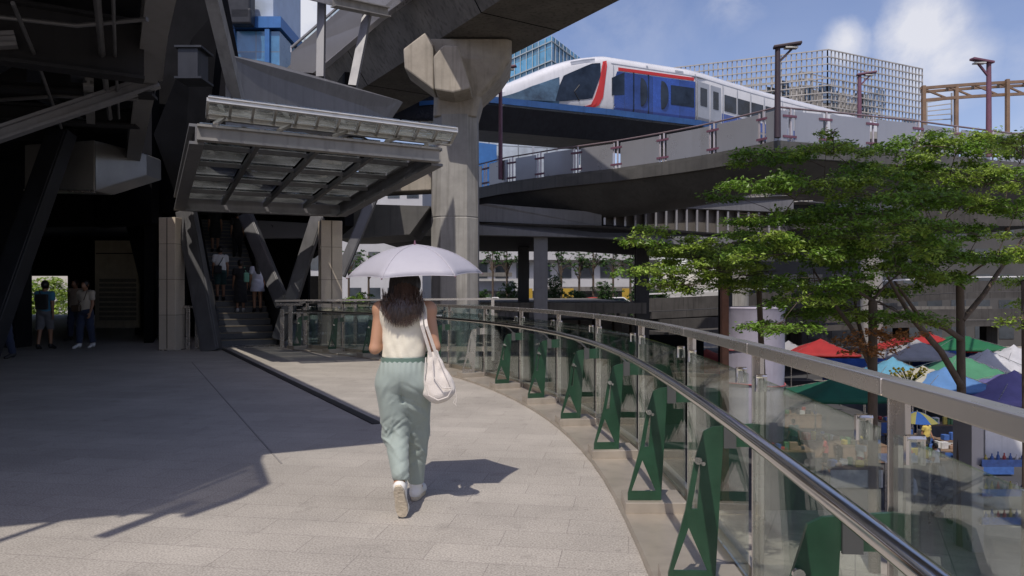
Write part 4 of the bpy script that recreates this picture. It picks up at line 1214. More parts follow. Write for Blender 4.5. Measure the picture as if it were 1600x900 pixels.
MB().prism([Vector((p.x, p.y, z0)) for p in (LC + Vector((-1, 7, 0)), LL.lerp(LC, .30) + Vector((0, 7, 0)), LL.lerp(LC, .3) + Vector((0, 15, 0)), LR_ + Vector((-5, 10, 0)), LR_.lerp(LC, .15) + Vector((-1, 7, 0)))], (0, 0, zt - z0 - 2.0)).build('core', pbr('lattice_core', (0.27, 0.255, 0.235), 0.6, 0, 0.4, 0.25), lb)

# brown steel pergola at the right
pg = thing('steel_pergola', 'brown steel truss frame standing on the skyline at the right', 'frame', W(1520, 200, 46))
def arcp(o, dz): return [W(1440 + k * 40, 138 - dz - 3.6 * k + 0.25 * k * k, 44 + o + k * 0.35) for k in range(6)]
for o, dz in ((0, 0), (0, -19), (4.5, -6)):
    pt = arcp(o, dz); MB().path(pt, 0.15, 0.17).build('chord', M_BRONZE, pg)
for k in range(5):
    MB().bar(arcp(0, 0)[k], arcp(0, -19)[k + 1], 0.10, 0.10).build('brace', M_BRONZE, pg)
    MB().bar(arcp(0, 0)[k], arcp(4.5, -6)[k], 0.16, 0.16).build('brace', M_BRONZE, pg)
for px, d in ((1443, 44), (1494, 44.5), (1574, 45)):
    t_ = W(px, 134 if px < 1500 else 124, d); MB().bar((t_.x, t_.y, 5.0), t_, 0.2, 0.2, up=(0, -1, 0)).build('column', M_BRONZE, pg)
# thin stair cage beside it
m = MB()
for k in range(5): m.bar(W(1448, 160 + k * 7, 50), W(1486, 154 + k * 8, 50), 0.06, 0.06)
m.bar(W(1487, 145, 50), W(1487, 195, 50), 0.08, 0.08, up=(0, -1, 0)); m.bar(W(1448, 158, 50), W(1448, 195, 50), 0.08, 0.08, up=(0, -1, 0))
m.build('ladder_cage', M_LATT, pg)
MB().path([W(1300, 225, 44), W(1440, 225, 44), W(1620, 225, 47)], 5, 0.4).build('base_deck', M_CONCGREY, pg)
# ================================================================== trees
M_LEAF = pbr('leaf', (0.135, 0.24, 0.028), 0.42, 0, 0.25, 0.6, island=0.5, transl=0.40, spec=0.45)
M_LEAF2 = pbr('young_leaf', (0.235, 0.335, 0.046), 0.42, 0, 0.25, 0.6, island=0.45, transl=0.35, spec=0.45)
M_LEAF3 = pbr('dark_leaf', (0.036, 0.085, 0.016), 0.45, 0, 0.25, 0.6, island=0.4, transl=0.25, spec=0.4)


def leaf_cloud(sprays, size, seed, twigs=None):
    """flat layered sprays of small leaves: each spray = centre, half sizes (x, y, z), count"""
    r = np.random.default_rng(seed); vs = []; fs = []
    for (c, hs, cnt) in sprays:
        # twigs radiate through the spray, leaves sit along the twigs
        nt = max(4, int(cnt / 22))
        for t in range(nt):
            a = r.uniform(0, 2 * math.pi); rad = math.sqrt(r.uniform(0.02, 1.0))
            tip = np.array([math.cos(a) * rad, math.sin(a) * rad, 0]) * np.array(hs)
            start = tip * r.uniform(0.15, 0.5)
            lift = hs[2] * r.normal(0, 0.55)
            _tw = (np.array(c) + start * 0.3 + np.array([0, 0, lift * 0.6]), np.array(c) + start + (tip - start) * .5 + np.array([0, 0, lift]), np.array(c) + tip + np.array([0, 0, lift - 0.28 * hs[2] * rad * rad]))
            if twigs is not None and t % 2 == 0: twigs.tube([Vector(q) for q in _tw], [0.008, 0.006, 0.003], 3, cap=False)
            droop = -0.28 * hs[2] * rad * rad
            nl = int(cnt / nt)
            dirv = tip - start; ln = np.linalg.norm(dirv[:2]) + 1e-6
            perp = np.array([-dirv[1], dirv[0], 0]) / ln
            for k in range(nl):
                u = (k + r.uniform(0, 1)) / nl
                p = np.array(c) + start + dirv * u + perp * r.normal(0, 0.10 + 0.05 * (1 - u)) + np.array([0, 0, lift + droop * u + r.normal(0, 0.05)])
                s = size * r.uniform(0.5, 1.15) * (1.35 if r.random() < 0.2 else 1)
                yaw = math.atan2(dirv[1], dirv[0]) + r.normal(0, 0.9)
                d = np.array([math.cos(yaw), math.sin(yaw), r.normal(-0.15, 0.55)]); d /= np.linalg.norm(d)
                w = np.cross(d, [r.normal(0, 0.6), r.normal(-0.25, 0.6), 1.0]); w /= np.linalg.norm(w) + 1e-9
                o = len(vs)
                up_ = np.cross(w, d) * s * 0.10
                vs += [p - d * s * 0.5, p + w * s * 0.24 + up_, p + d * s * 0.5, p - w * s * 0.24 + up_]
                fs.append((o, o + 1, o + 2, o + 3))
    return vs, fs


def tree(name, label, base, fork, anchors, d, seed, mats, r0=0.26, leans=(), dens=1.0, leaf=0.13, group='trees beside the terrace', dspread=1.7):
    r = random.Random(seed)
    t = thing(name, label, 'tree', base, group)
    trunk = MB()
    base = Vector(base); fork = Vector(fork)
    mid = base.lerp(fork, 0.55) + Vector((r.uniform(-.15, .15), r.uniform(-.2, .2), 0))
    trunk.tube([base, base.lerp(mid, .5), mid, fork], [r0, r0 * .9, r0 * .82, r0 * .72], 10)
    sprays = [[], []]
    nodes = [(fork, r0 * 0.7)]
    cen = []
    for (px, py, hw, hh) in anchors:
        for j in range(2 if hw > 45 else 1):
            dd = d + r.uniform(-dspread, dspread) * (1 if j == 0 else 1.2)
            cen.append((W(px + r.uniform(-0.15, 0.15) * hw, py + r.uniform(-0.2, 0.2) * hh, dd), hw / FPX * dd, max(0.16, hh / FPX * dd * 0.8), hw))
    for (c, hx, hz, hw) in sorted(cen, key=lambda q: (q[0] - fork).length):
        src, rs_ = min(nodes, key=lambda n_: (n_[0] - c).length + 0.30 * (n_[0] - fork).length + (0.5 if n_[0].z > c.z + 0.3 else 0))
        L_ = (c - src).length; rl = max(0.014, min(rs_ * 0.62, 0.02 + 0.016 * L_))
        k1 = src.lerp(c, 0.45) + Vector((r.uniform(-.08, .08) * L_, r.uniform(-.08, .08) * L_, 0.08 * L_))
        trunk.tube([src, src.lerp(k1, .5) + Vector((0, 0, .03 * L_)), k1, k1.lerp(c, .55) + Vector((0, 0, .02 * L_)), c], [rl, rl * .85, rl * .66, rl * .45, 0.010], 6)
        nodes += [(k1, rl * .66), (k1.lerp(c, .55), rl * .5)]
        for s in range(5):
            a = r.uniform(0, 6.28); tip = c + Vector((math.cos(a) * hx * .8, math.sin(a) * hx * .6, r.uniform(-.3, .4) * hz))
            trunk.tube([k1.lerp(c, .75), c.lerp(tip, .35), tip], [rl * .35, 0.012, 0.004], 4)
        ns = max(2, int(hw / 13))
        for s in range(ns):
            u = -1 + 2 * (s + r.uniform(0.1, 0.9)) / ns
            e = math.sqrt(max(0.1, 1 - u * u))
            cc = c + Vector((u * hx * 0.9, r.uniform(-1, 1) * hx * 0.6 * e, r.uniform(-0.9, 0.9) * hz * e - 0.2 * hz * abs(u)))
            hs = (hx / ns * 1.5 + 0.22, hx * 0.26 + 0.28, hz * 0.24 + 0.03)
            cnt = int(dens * 720 * hs[0] * hs[1] / (leaf / 0.11) ** 2)
            sprays[1 if r.random() < 0.35 else 0].append((tuple(cc), hs, max(50, min(cnt, 1500))))
    for (a, b, c, rr) in leans:
        trunk.tube([Vector(a), Vector(a).lerp(Vector(b), .5) + Vector((.1, 0, .05)), Vector(b), Vector(c)], [rr, rr * .9, rr * .75, rr * .3], 8)
    tw = trunk
    vs, fs = leaf_cloud(sprays[0], leaf, seed, tw); MB().add(vs, fs).build('crown', mats[0], t)
    vs, fs = leaf_cloud(sprays[1], leaf * 0.95, seed + 1, tw)
    trunk.build('trunk', M_BARK, t, smooth=True, angle=70)
    o = MB().add(vs, fs).build('crown', mats[1], t); o['label'] = 'lighter young foliage'
    return t, o


TD = 19.5
tb_ = W(1366, 560, TD); tb_.z = -6
tA, _ = tree('layered_tree', 'broad layered green tree in the middle, in front of the skywalk', tb_, W(1364, 470, TD),
     [(1215, 243, 62, 14), (1160, 252, 26, 8), (1300, 232, 70, 16), (1140, 308, 34, 10), (1190, 292, 55, 14), (1270, 280, 85, 22), (1345, 268, 60, 20), (1215, 340, 75, 18), (1310, 330, 95, 28), (1390, 345, 80, 26),
      (1235, 395, 95, 24), (1340, 400, 95, 30), (1420, 420, 60, 24), (1290, 440, 80, 22), (1370, 455, 70, 20), (1310, 492, 80, 16), (1225, 510, 62, 9), (1410, 498, 50, 10), (1375, 375, 110, 28), (1260, 366, 120, 22), (1380, 300, 80, 24), (1300, 205, 14, 6), (1255, 470, 60, 14)],
     TD, 11, (M_LEAF, M_LEAF2), r0=0.15,
     leans=((W(1366, 585, TD), W(1300, 470, TD + .5), W(1270, 420, TD + 1), 0.07), (W(1366, 640, TD), W(1340, 500, TD + 1.6), W(1330, 430, TD + 2.4), 0.07)), dens=1.0)
rs_ = [(tuple(W(px_, py_, TD - 1.0)), (0.55, 0.5, 0.10), 170) for px_, py_ in ((1330, 532), (1362, 522), (1398, 530), (1425, 522), (1380, 545), (1345, 548))]
vs, fs = leaf_cloud(rs_, 0.12, 77)
rdo = MB().add(vs, fs).build('crown', pbr('red_leaf', (0.25, 0.11, 0.03), 0.45, 0, 0.3, 1.5, island=0.6, transl=0.3), tA); rdo['label'] = 'low clump of reddish leaves'
TD2 = 21.5
tb_ = W(1503, 560, TD2); tb_.z = -6
tree('layered_tree', 'dense layered tree at the right with two leaning dark limbs over the tents', tb_, W(1500, 445, TD2),
     [(1440, 222, 60, 14), (1500, 232, 70, 18), (1560, 222, 60, 18), (1600, 240, 50, 20), (1415, 262, 62, 18), (1480, 275, 85, 22), (1555, 280, 85, 24), (1440, 310, 70, 20), (1510, 320, 85, 22), (1590, 320, 70, 24),
      (1450, 358, 70, 16), (1530, 366, 40, 10), (1600, 368, 40, 14), (1440, 395, 66, 16), (1510, 402, 50, 12), (1572, 398, 60, 14), (1470, 430, 60, 10), (1455, 205, 26, 8), (1395, 240, 30, 9)],
     TD2, 23, (M_LEAF, M_LEAF2), r0=0.15,
     leans=((W(1502, 530, TD2), W(1440, 500, TD2 - .5), W(1398, 440, TD2 - 1), 0.09), (W(1503, 605, TD2), W(1425, 497, TD2 - 1), W(1385, 430, TD2 - 2), 0.10), (W(1504, 500, TD2), W(1560, 425, TD2 + .5), W(1600, 370, TD2 + 1), 0.08)), dens=0.95)
TD3 = 22.0
tb_ = W(1189, 520, TD3 + 2); tb_.z = -6
tree('layered_tree', 'low light green tree left of the others, above the brown pole', tb_, W(1186, 455, TD3 + 1.5),
     [(985, 372, 26, 7), (1010, 380, 36, 10), (1050, 370, 30, 9), (1075, 388, 62, 14), (1130, 382, 62, 15), (1185, 395, 48, 16), (1060, 412, 44, 12), (1110, 422, 62, 18), (1160, 430, 60, 18), (1085, 440, 44, 12), (1140, 452, 40, 10), (1020, 362, 24, 5), (1200, 425, 30, 14), (1015, 425, 50, 16), (1060, 448, 46, 14), (1110, 405, 70, 20)],
     TD3, 37, (M_LEAF2, M_LEAF), r0=0.12, dens=1.0, dspread=1.3)
TD4 = 15.0
tb_ = W(1604, 560, TD4); tb_.z = -6
tree('layered_tree', 'tree at the right edge with a thin straight trunk and hanging sprays', tb_, W(1604, 440, TD4),
     [(1590, 212, 38, 9), (1625, 235, 45, 12), (1592, 440, 26, 7), (1620, 470, 40, 12), (1598, 500, 22, 6), (1640, 300, 30, 14), (1580, 226, 20, 5)],
     TD4, 41, (M_LEAF, M_LEAF2), r0=0.13, dens=1.0, leaf=0.10, dspread=0.8)

# small street trees and shrubs far away
for i, (px, y0, y1, d) in enumerate(((770, 470, 392, 84), (792, 470, 385, 80), (877, 475, 388, 82), (905, 475, 395, 78), (927, 475, 385, 80), (958, 475, 392, 84), (985, 470, 395, 82), (545, 470, 400, 74), (576, 470, 396, 78))):
    b_ = W(px, y0, d); b_.z = -6; top = W(px, y1, d)
    t = thing('street_tree', 'small bare-stemmed street tree in front of the white buildings', 'tree', b_, 'street trees seen through the undercroft')
    m = MB(); r = random.Random(i + 60)
    m.tube([b_, W(px, 440, d), top], [0.16, 0.12, 0.05], 6)
    sp_ = []
    for k in range(9):
        q = W(px, r.uniform(418, 440), d); e = W(px + r.uniform(-22, 22), r.uniform(y1, 418), d + r.uniform(-1, 1))
        m.tube([q, q.lerp(e, .5) + Vector((0, 0, .3)), e], [0.07, 0.05, 0.02], 4)
        sp_.append((tuple(e), (1.1, 1.1, 0.55), 60))
    m.build('trunk', M_BARK, t)
    vs, fs = leaf_cloud(sp_, 0.30, i + 90); MB().add(vs, fs).build('crown', M_LEAF3, t)


def bush(label, c, rx, rz, seed, mat, group):
    sp_ = []; r = random.Random(seed)
    for k in range(60):
        a = r.uniform(0, 6.28); q = r.uniform(0, 1); z = r.uniform(0.02, 1)
        sp_.append(((c.x + math.cos(a) * rx * q * math.sqrt(1.05 - z * z * .9), c.y + math.sin(a) * rx * q * 0.6, c.z + z * rz), (rx * 0.34, rx * 0.34, rz * 0.14), 60))
    vs, fs = leaf_cloud(sp_, 0.2, seed)
    t = thing('shrub', label, 'shrub', c, group)
    MB().add(vs, fs).build('foliage', mat, t)
    MB().tube([(c.x, c.y, c.z), (c.x, c.y, c.z + rz * 0.6)], [0.08, 0.04], 6).build('stem', M_BARK, t)


GRB = 'sunlit shrubs beyond the dark hall'
for i, (px, d, rx, rz, mt) in enumerate(((18, 50, 2.0, 3.2, M_LEAF2), (50, 53, 2.2, 2.6, M_LEAF), (84, 51, 1.8, 3.0, M_LEAF2), (222, 54, 1.6, 2.6, M_LEAF), (-20, 49, 2.2, 3.0, M_LEAF), (120, 55, 2.0, 2.4, M_LEAF))):
    p = W(px, 456, d); p.z = -0.7
    bush('leafy shrub lit by the sun beyond the dark hall', p, rx, rz, 300 + i, mt, GRB)
tag(MB().box((-36, 52, -1.2), (50, 11, 1.0)).build('planter_bed', M_CONCGREY), 'raised planting bed beyond the dark hall', 'planter')
for i, (px, d) in enumerate(((448, 40), (548, 44), (572, 48))):
    p = W(px, 470, d); p.z = -1.6
    bush('dark green shrub beyond the railing left of the pier', p, 1.3, 2.6, 330 + i, M_LEAF, 'shrubs left of the pier')

# ================================================================== market below the terrace
GZ = -6.0


def cloth(name, col):
    return pbr('tent_' + name, col, 0.72, 0, 0.14, 1.2, bump=0.2, bscale=4, transl=0.35, streak=0.12)


TENT_GROUP = 'pop-up market tents'
TC = {'white': (0.62, 0.62, 0.64), 'red': (0.46, 0.035, 0.035), 'green': (0.10, 0.32, 0.18), 'darkgreen': (0.016, 0.14, 0.085), 'cyan': (0.16, 0.42, 0.58), 'sky': (0.14, 0.30, 0.58),
      'purple': (0.21, 0.19, 0.42), 'cream': (0.55, 0.53, 0.44), 'orange': (0.48, 0.075, 0.04), 'blue': (0.03, 0.10, 0.38), 'grey': (0.42, 0.42, 0.43), 'forest': (0.02, 0.17, 0.07)}
# px centre, peak row, eave row, half width px, depth, colour, second colour, label
tents = [
    (1500, 521, 541, 44, 60, 'forest', None, 'dark green tent at the back of the market, right of the leaning trunk'),
    (1452, 519, 543, 44, 61, 'red', None, 'bright red tent at the back between two trunks'),
    (1408, 524, 546, 36, 60, 'red', None, 'red tent at the back, half behind the white-grey one'),
    (1282, 529, 550, 38, 58, 'red', None, 'red tent right of the pale wrapped column'),
    (1232, 532, 556, 36, 60, 'grey', None, 'small pale grey tent between wrapped column and red tent'),
    (1104, 545, 572, 52, 46, 'orange', None, 'orange red tent left of the brown pole'),
    (1432, 530, 556, 44, 56, 'grey', None, 'grey white tent under the tree crown'),
    (1584, 538, 566, 40, 56, 'white', None, 'pure white tent at the far right edge'),
    (1543, 545, 576, 42, 52, 'white', None, 'tall white tent left of the rightmost white one'),
    (1395, 557, 590, 46, 46, 'cyan', None, 'pale cyan tent beside the tree trunk'),
    (1498, 552, 590, 60, 48, 'green', None, 'mint green pointed tent in the middle of the market'),
    (1442, 571, 598, 50, 43, 'cream', None, 'cream tent between the cyan and the sky blue one'),
    (1476, 573, 602, 46, 42, 'sky', None, 'sky blue tent in front of the mint green one'),
    (1585, 578, 618, 76, 41, 'purple', None, 'large purple tent at the right'),
    (1314, 588, 614, 60, 36, 'darkgreen', None, 'broad dark green tent nearest the railing'),
]
for (px, yp, ye, hw, d, c1, c2, lab) in tents:
    pk = W(px, yp, d); ze = W(px, ye, d).z; hx = 1.32 * hw / FPX * d; hy = hx * 0.8
    t = thing('market_tent', lab, 'tent', (pk.x, d, GZ), TENT_GROUP)
    r = random.Random(px)
    rz = r.uniform(-0.25, 0.25) if hw < 55 else 0.12
    q = Matrix.Rotation(rz, 3, 'Z')
    base = Vector((pk.x, d, 0))
    def tp_(u, v, z): return base + q @ Vector((u * hx, v * hy, 0)) + Vector((0, 0, z))
    # concave fabric roof with sagging hips and a short valance
    N = 12; vs = []; fs = []
    for i in range(N + 1):
        for j in range(N + 1):
            u, v = -1 + 2 * i / N, -1 + 2 * j / N
            k = max(abs(u), abs(v)); hip = abs(abs(u) - abs(v))
            z = ze + (pk.z - ze) * ((1 - k) ** 1.25) + 0.03 * math.sin(9 * u + px) * math.sin(7 * v) - 0.10 * k * hip * (1 if k > 0.2 else 0) * 0.6
            vs.append(tp_(u, v, z))
    for i in range(N):
        for j in range(N):
            a = i * (N + 1) + j; fs.append((a, a + N + 1, a + N + 2, a + 1))
    m = MB().add(vs, fs)
    ring = [(-1 + 2 * i / N, -1) for i in range(N)] + [(1, -1 + 2 * i / N) for i in range(N)] + [(1 - 2 * i / N, 1) for i in range(N)] + [(-1, 1 - 2 * i / N) for i in range(N)]
    def sag(u, v): return 0.06 * (max(abs(u), abs(v)) * abs(abs(u) - abs(v)))
    top = [tp_(u, v, ze - sag(u, v) + 0.03 * math.sin(9 * u + px) * math.sin(7 * v)) for u, v in ring]; bot = [tp_(u * 1.005, v * 1.005, ze - 0.20 - sag(u, v) + r.uniform(-.02, .02)) for u, v in ring]
    m.loft([top, bot], cap=False)
    o = m.build('fabric_roof', cloth(c1, TC[c1]), t, smooth=True, angle=28)
    so = o.modifiers.new('thickness', 'SOLIDIFY'); so.thickness = 0.012
    for sx, sy in ((-1, -1), (1, -1), (1, 1), (-1, 1)):
        MB().bar(tp_(sx * .97, sy * .97, GZ), tp_(sx * .97, sy * .97, ze - 0.02), 0.05, 0.05, up=(0, -1, 0)).build('leg', M_STEEL, t)
    m = MB()
    for sx, sy in ((-1, -1), (1, -1), (1, 1), (-1, 1)): m.bar(tp_(sx * .97, sy * .97, ze - 0.05), tp_(0, 0, pk.z - 0.1), 0.03, 0.03)
    m.build('roof_frame', M_STEEL, t)

# blue side sheets hung at the back of the stalls
for i, (px, y0, y1, hw, d, lab) in enumerate(((1335, 560, 580, 50, 50, 'blue tarpaulin hung behind the stalls near the tree trunk'), (1462, 548, 572, 36, 57, 'blue tarpaulin behind the grey white tent'), (1520, 546, 560, 30, 60, 'narrow blue tarpaulin under the dark green tent'))):
    m = MB(); rings = []
    for k in range(13):
        x = px - hw + 2 * hw * k / 12; rings.append([W(x, y0, d + 0.12 * math.sin(k * 2.1)), W(x, y1 + 14, d + 0.12 * math.sin(k * 2.1 + .6))])
    m.loft(rings, cap=False, close=False)
    o = m.build('tarpaulin', cloth('blue', TC['blue']), loc=W(px, y1, d), smooth=True); tag(o, lab, 'tarpaulin')
    o.modifiers.new('thickness', 'SOLIDIFY').thickness = 0.01

# yellow and red flowers by the trunk
def flowers(label, c, n_, spread, col, seed):
    r = random.Random(seed); t = thing('flowering_plant', label, 'plant', c)
    m = MB(); s = MB()
    for k in range(n_):
        p = c + Vector((r.uniform(-1, 1) * spread, r.uniform(-.5, .5) * spread, r.uniform(0.2, 1.0) * spread * .7))
        m.sphere(p, (0.07, 0.07, 0.05), 6, 4); s.tube([c + Vector((0, 0, -.3)), p], 0.012, 4)
    m.build('blossom', pbr('blossom_%d' % seed, col, 0.6, 0, 0.2), t); s.build('stem', M_LEAF3, t)


flowers('bunch of yellow flowers below the trunk of the middle tree', W(1420, 592, 36), 50, 0.8, (0.62, 0.50, 0.03), 5)

# parasol among the stalls
pz = thing('market_parasol', 'small blue and yellow parasol over a stall below the railing', 'parasol', (W(1432, 652, 31).x, 31, GZ))
c = W(1433, 643, 31)
for k in range(8):
    a0, a1 = k * math.pi / 4 + .2, (k + 1) * math.pi / 4 + .2; m = MB(); rings = []
    for i in range(6):
        f = i / 5; z = -0.42 * f ** 1.7
        rings.append([c + Vector((0.78 * f * math.cos(a0 + (a1 - a0) * j / 4) + 1e-4, 0.78 * f * math.sin(a0 + (a1 - a0) * j / 4), z)) for j in range(5)])
    m.loft(rings, cap=False, close=False)
    o = m.build('panel', cloth('royal', (0.03, 0.12, 0.42)) if k not in (4, 6) else cloth('yellow', (0.34, 0.32, 0.10)), pz, smooth=True)
    if k in (4, 6): o['label'] = 'yellow fabric panel'
MB().tube([(c.x, c.y, GZ), c + Vector((0, 0, .05))], 0.022, 8).build('pole', M_STEEL, pz)

# stalls: counters with goods on them
M_WOOD = pbr('counter_wood', (0.18, 0.12, 0.075), 0.7, 0, 0.25, 4)
M_GOODS = [pbr('goods_%d' % i, c_, 0.5, 0, 0.25, 5) for i, c_ in enumerate(((0.55, 0.54, 0.52), (0.40, 0.06, 0.05), (0.05, 0.12, 0.35), (0.5, 0.4, 0.08), (0.06, 0.06, 0.07), (0.10, 0.22, 0.10), (0.30, 0.2, 0.14)))]
tag(MB().quad((2, 25, -5.992), (70, 25, -5.992), (70, 61.5, -5.992), (2, 61.5, -5.992)).build('market_shade_ground', M_ASPHALT), kind='structure')  # dark asphalt sheet, its colour stands in for the shade between the stalls
st_spots = [(1285, 620, 33, 'counter with wrapped goods under the left side of the broad green tent'), (1345, 625, 32, 'counter with pale goods under the right side of the broad green tent'), (1440, 700, 29.5, 'low counter with bright goods beneath the small parasol'),
            (1500, 660, 33, 'counter heaped with mixed goods below the purple tent'), (1560, 640, 35, 'long counter in the shade of the purple tent'), (1460, 640, 37, 'counter under the sky blue tent'), (1250, 600, 40, 'counter behind the wrapped column'), (1400, 640, 38, 'counter under the cyan tent'),
            (1330, 640, 28, 'counter with small goods in front of the broad green tent'), (1535, 640, 30, 'counter of bright goods left of the drinks rack'), (1475, 640, 31, 'counter just behind the parked scooters'), (1420, 640, 34, 'counter right behind the small parasol'), (1230, 640, 31, 'counter nearest the foot of the wrapped column')]
for i, (px, py, d, lab) in enumerate(st_spots):
    p = W(px, 456, d); r = random.Random(i + 11)
    t = thing('market_counter', lab, 'counter', (p.x, d, GZ), 'market stall counters')
    MB().box((p.x, d, GZ + 0.78), (2.0, 0.9, 0.05)).build('table_top', M_WOOD, t)
    MB().box((p.x, d - 0.44, GZ + 0.42), (1.96, 0.02, 0.66)).build('table_skirt', M_GOODS[r.choice((0, 2, 4, 6))], t)
    for sx in (-.9, .9):
        MB().box((p.x + sx, d + .35, GZ + 0.38), (0.05, 0.05, 0.75)).build('leg', M_STEEL, t)
    for k in range(9):
        s = (r.uniform(.12, .34), r.uniform(.12, .3), r.uniform(.1, .38))
        cx, cy = p.x - 0.85 + 1.7 * (k + .5) / 9, d + r.uniform(-.25, .2)
        b = MB().box((cx, cy, GZ + 0.806 + s[2] / 2), s, Euler((0, 0, r.uniform(-.3, .3)))).build('goods_box', r.choice(M_GOODS), loc=(cx, cy, GZ + 0.806), bevel=0.02)
        tag(b, 'small box of goods lying on a market counter', 'box', 'goods on the market counters')

# display rack with bottle trays at the right
rk = thing('display_rack', 'white drinks rack with bottle trays at the lower right', 'rack', (W(1560, 456, 21.5).x, 21.5, GZ))
p = W(1526, 456, 21.0)
MB().box((p.x, 21.4, -4.05), (0.34, 0.9, 3.9)).build('side_panel', M_PANEL, rk, bevel=0.01)
q0 = W(1538, 672, 21.9); q1 = W(1660, 720, 21.9)
MB().box(((q0.x + q1.x) / 2, 21.9, -2.95), (q1.x - q0.x, 0.1, 1.1)).build('header_panel', M_WHITE, rk)
for i, py in enumerate((722, 768, 812)):
    z = W(1560, py, 20.9).z; x0, x1 = W(1532, py, 20.9).x, W(1660, py, 20.9).x
    MB().box(((x0 + x1) / 2, 21.3, z - 0.10), (x1 - x0, 0.9, 0.04)).build('shelf', M_DARKMETAL, rk)
    MB().box(((x0 + x1) / 2, 20.84, z - 0.02), (x1 - x0, 0.03, 0.20)).build('tray_front', pbr('tray_blue', (0.06, 0.13, 0.36), 0.4, 0, 0.35, 6), rk)
    r = random.Random(i)
    for k in range(13):
        x = x0 + 0.1 + (x1 - x0 - .2) * k / 12; h = r.uniform(.16, .26)
        b = MB().tube([(x, 21.1, z - 0.078), (x, 21.1, z + h * .5), (x, 21.1, z + h * .7), (x, 21.1, z + h)], [.045, .045, .018, .018], 8).build('bottle', r.choice(M_GOODS[:4]), loc=(x, 21.1, z - 0.078), smooth=True)
        tag(b, 'coloured bottle standing in a tray of the drinks rack', 'bottle', 'bottles on the drinks rack')

# scooters parked in the shade
M_SCOOT = pbr('scooter_paint', (0.03, 0.035, 0.045), 0.3, 0, 0.2, 2, coat=0.4)


def make_scooter(label, c, rz, mt):
    t = thing('scooter', label, 'scooter', c, 'scooters parked by the stalls')
    c = Vector(c)
    for x in (-0.62, 0.62):
        m = MB(); rings = []
        for i in range(17):
            a = 2 * math.pi * i / 16; o = c + Vector((x + 0.24 * math.cos(a), 0, 0.27 + 0.24 * math.sin(a))); e = Vector((math.cos(a), 0, math.sin(a)))
            rings.append([o + e * (.055 * math.cos(b)) + Vector((0, .055 * math.sin(b), 0)) for b in (0, 1.05, 2.1, 3.14, 4.19, 5.24)])
        m.loft(rings, cap=False); w = m.build('wheel', M_RUBBER, t, smooth=True)
        MB().tube([c + Vector((x, -.03, .27)), c + Vector((x, .03, .27))], .17, 14).build('rim', M_STEEL, w)
    b = MB()
    b.loft([[c + Vector((x, y * w, z)) for y, z in ((-1, zl), (1, zl), (1, zh), (-1, zh))] for x, w, zl, zh in ((-.85, .06, .5, .62), (-.6, .15, .42, .76), (-.1, .17, .36, .78), (.1, .14, .28, .5), (.35, .16, .26, .40), (.48, .16, .3, .9), (.55, .10, .5, 1.0))])
    b.build('body', mt, t, smooth=True, bevel=0.02)
    MB().box(c + Vector((-.35, 0, .81)), (.75, .28, .09)).build('saddle', M_RUBBER, t, bevel=0.03)
    m = MB(); m.tube([c + Vector((.62, 0, .27)), c + Vector((.48, 0, 1.05))], .03, 8); m.tube([c + Vector((.44, -.33, 1.06)), c + Vector((.48, 0, 1.04)), c + Vector((.44, .33, 1.06))], .018, 8)
    m.build('handlebar', M_DARKMETAL, t); MB().sphere(c + Vector((.56, 0, .92)), (.05, .07, .06), 8, 6).build('headlight', M_WHITE, t)
    t.rotation_euler.z = rz
    return t


sc_lab = ['dark scooter parked nearest the drinks rack', 'dark scooter parked between two others by the stalls', 'silver grey scooter at the left of the parked scooters', 'dark scooter parked deeper in the shade']
for i, (px, py, d) in enumerate(((1508, 456, 23.5), (1470, 456, 24.2), (1440, 456, 25), (1490, 456, 27))):
    p = W(px, py, d); make_scooter(sc_lab[i], (p.x, d, GZ), 1.2 + 0.25 * i, M_PANEL if i == 2 else M_SCOOT)

# pale table tops and a white low roof near the railing
tb2 = thing('white_table', 'white folding table beside the scooters', 'table', (W(1405, 456, 24).x, 24.0, GZ))
p = W(1405, 456, 24.0); MB().box((p.x, 24, GZ + 2.0), (1.5, 1.2, 0.05)).build('table_top', M_WHITE, tb2, bevel=0.01)
for sx, sy in ((-.7, -.5), (.7, -.5), (.7, .5), (-.7, .5)): MB().bar((p.x + sx, 24 + sy, GZ), (p.x + sx, 24 + sy, GZ + 1.98), .05, .05, up=(0, -1, 0)).build('leg', M_STEEL, tb2)

# column wrapped in pale sheeting and the brown pole
wc = thing('wrapped_column', 'thick column wrapped in pale lilac sheeting beyond the railing', 'column', (W(1194, 456, 36).x, 36, GZ))
p = W(1194, 456, 36); m = MB(); rings = []
for z, rr in ((-6, 1.45), (-4.5, 1.47), (-3.4, 1.44), (-2.2, 1.48), (-1.0, 1.46), (0.45, 1.5), (0.6, 1.56), (0.66, 1.5)):
    rings.append([(p.x + rr * (1 + .012 * math.sin(7 * a + z * 3)) * math.cos(a), 37.5 + rr * (1 + .012 * math.sin(7 * a + z * 3)) * math.sin(a), z) for a in [2 * math.pi * k / 40 for k in range(40)]])
m.loft(rings); m.build('sheeting', pbr('lilac_sheet', (0.36, 0.34, 0.41), 0.55, 0, 0.14, 0.9, bump=0.3, bscale=3, streak=0.35, streak_col=(0.26, 0.24, 0.29)), wc, smooth=True)
for z in (-3.2, -1.55):
    m = MB(); m.tube([(p.x + 1.5 * math.cos(a), 37.5 + 1.5 * math.sin(a), z + .06 * math.sin(a * 2)) for a in [2 * math.pi * k / 40 for k in range(41)]], .035, 6, cap=False); m.build('red_cord', pbr('red_cord', (0.35, 0.09, 0.1), 0.7), wc)
bp_ = thing('brown_pole', 'rusty brown steel pole rising in front of the small light green tree', 'pole', (W(1132, 456, 26).x, 26, GZ))
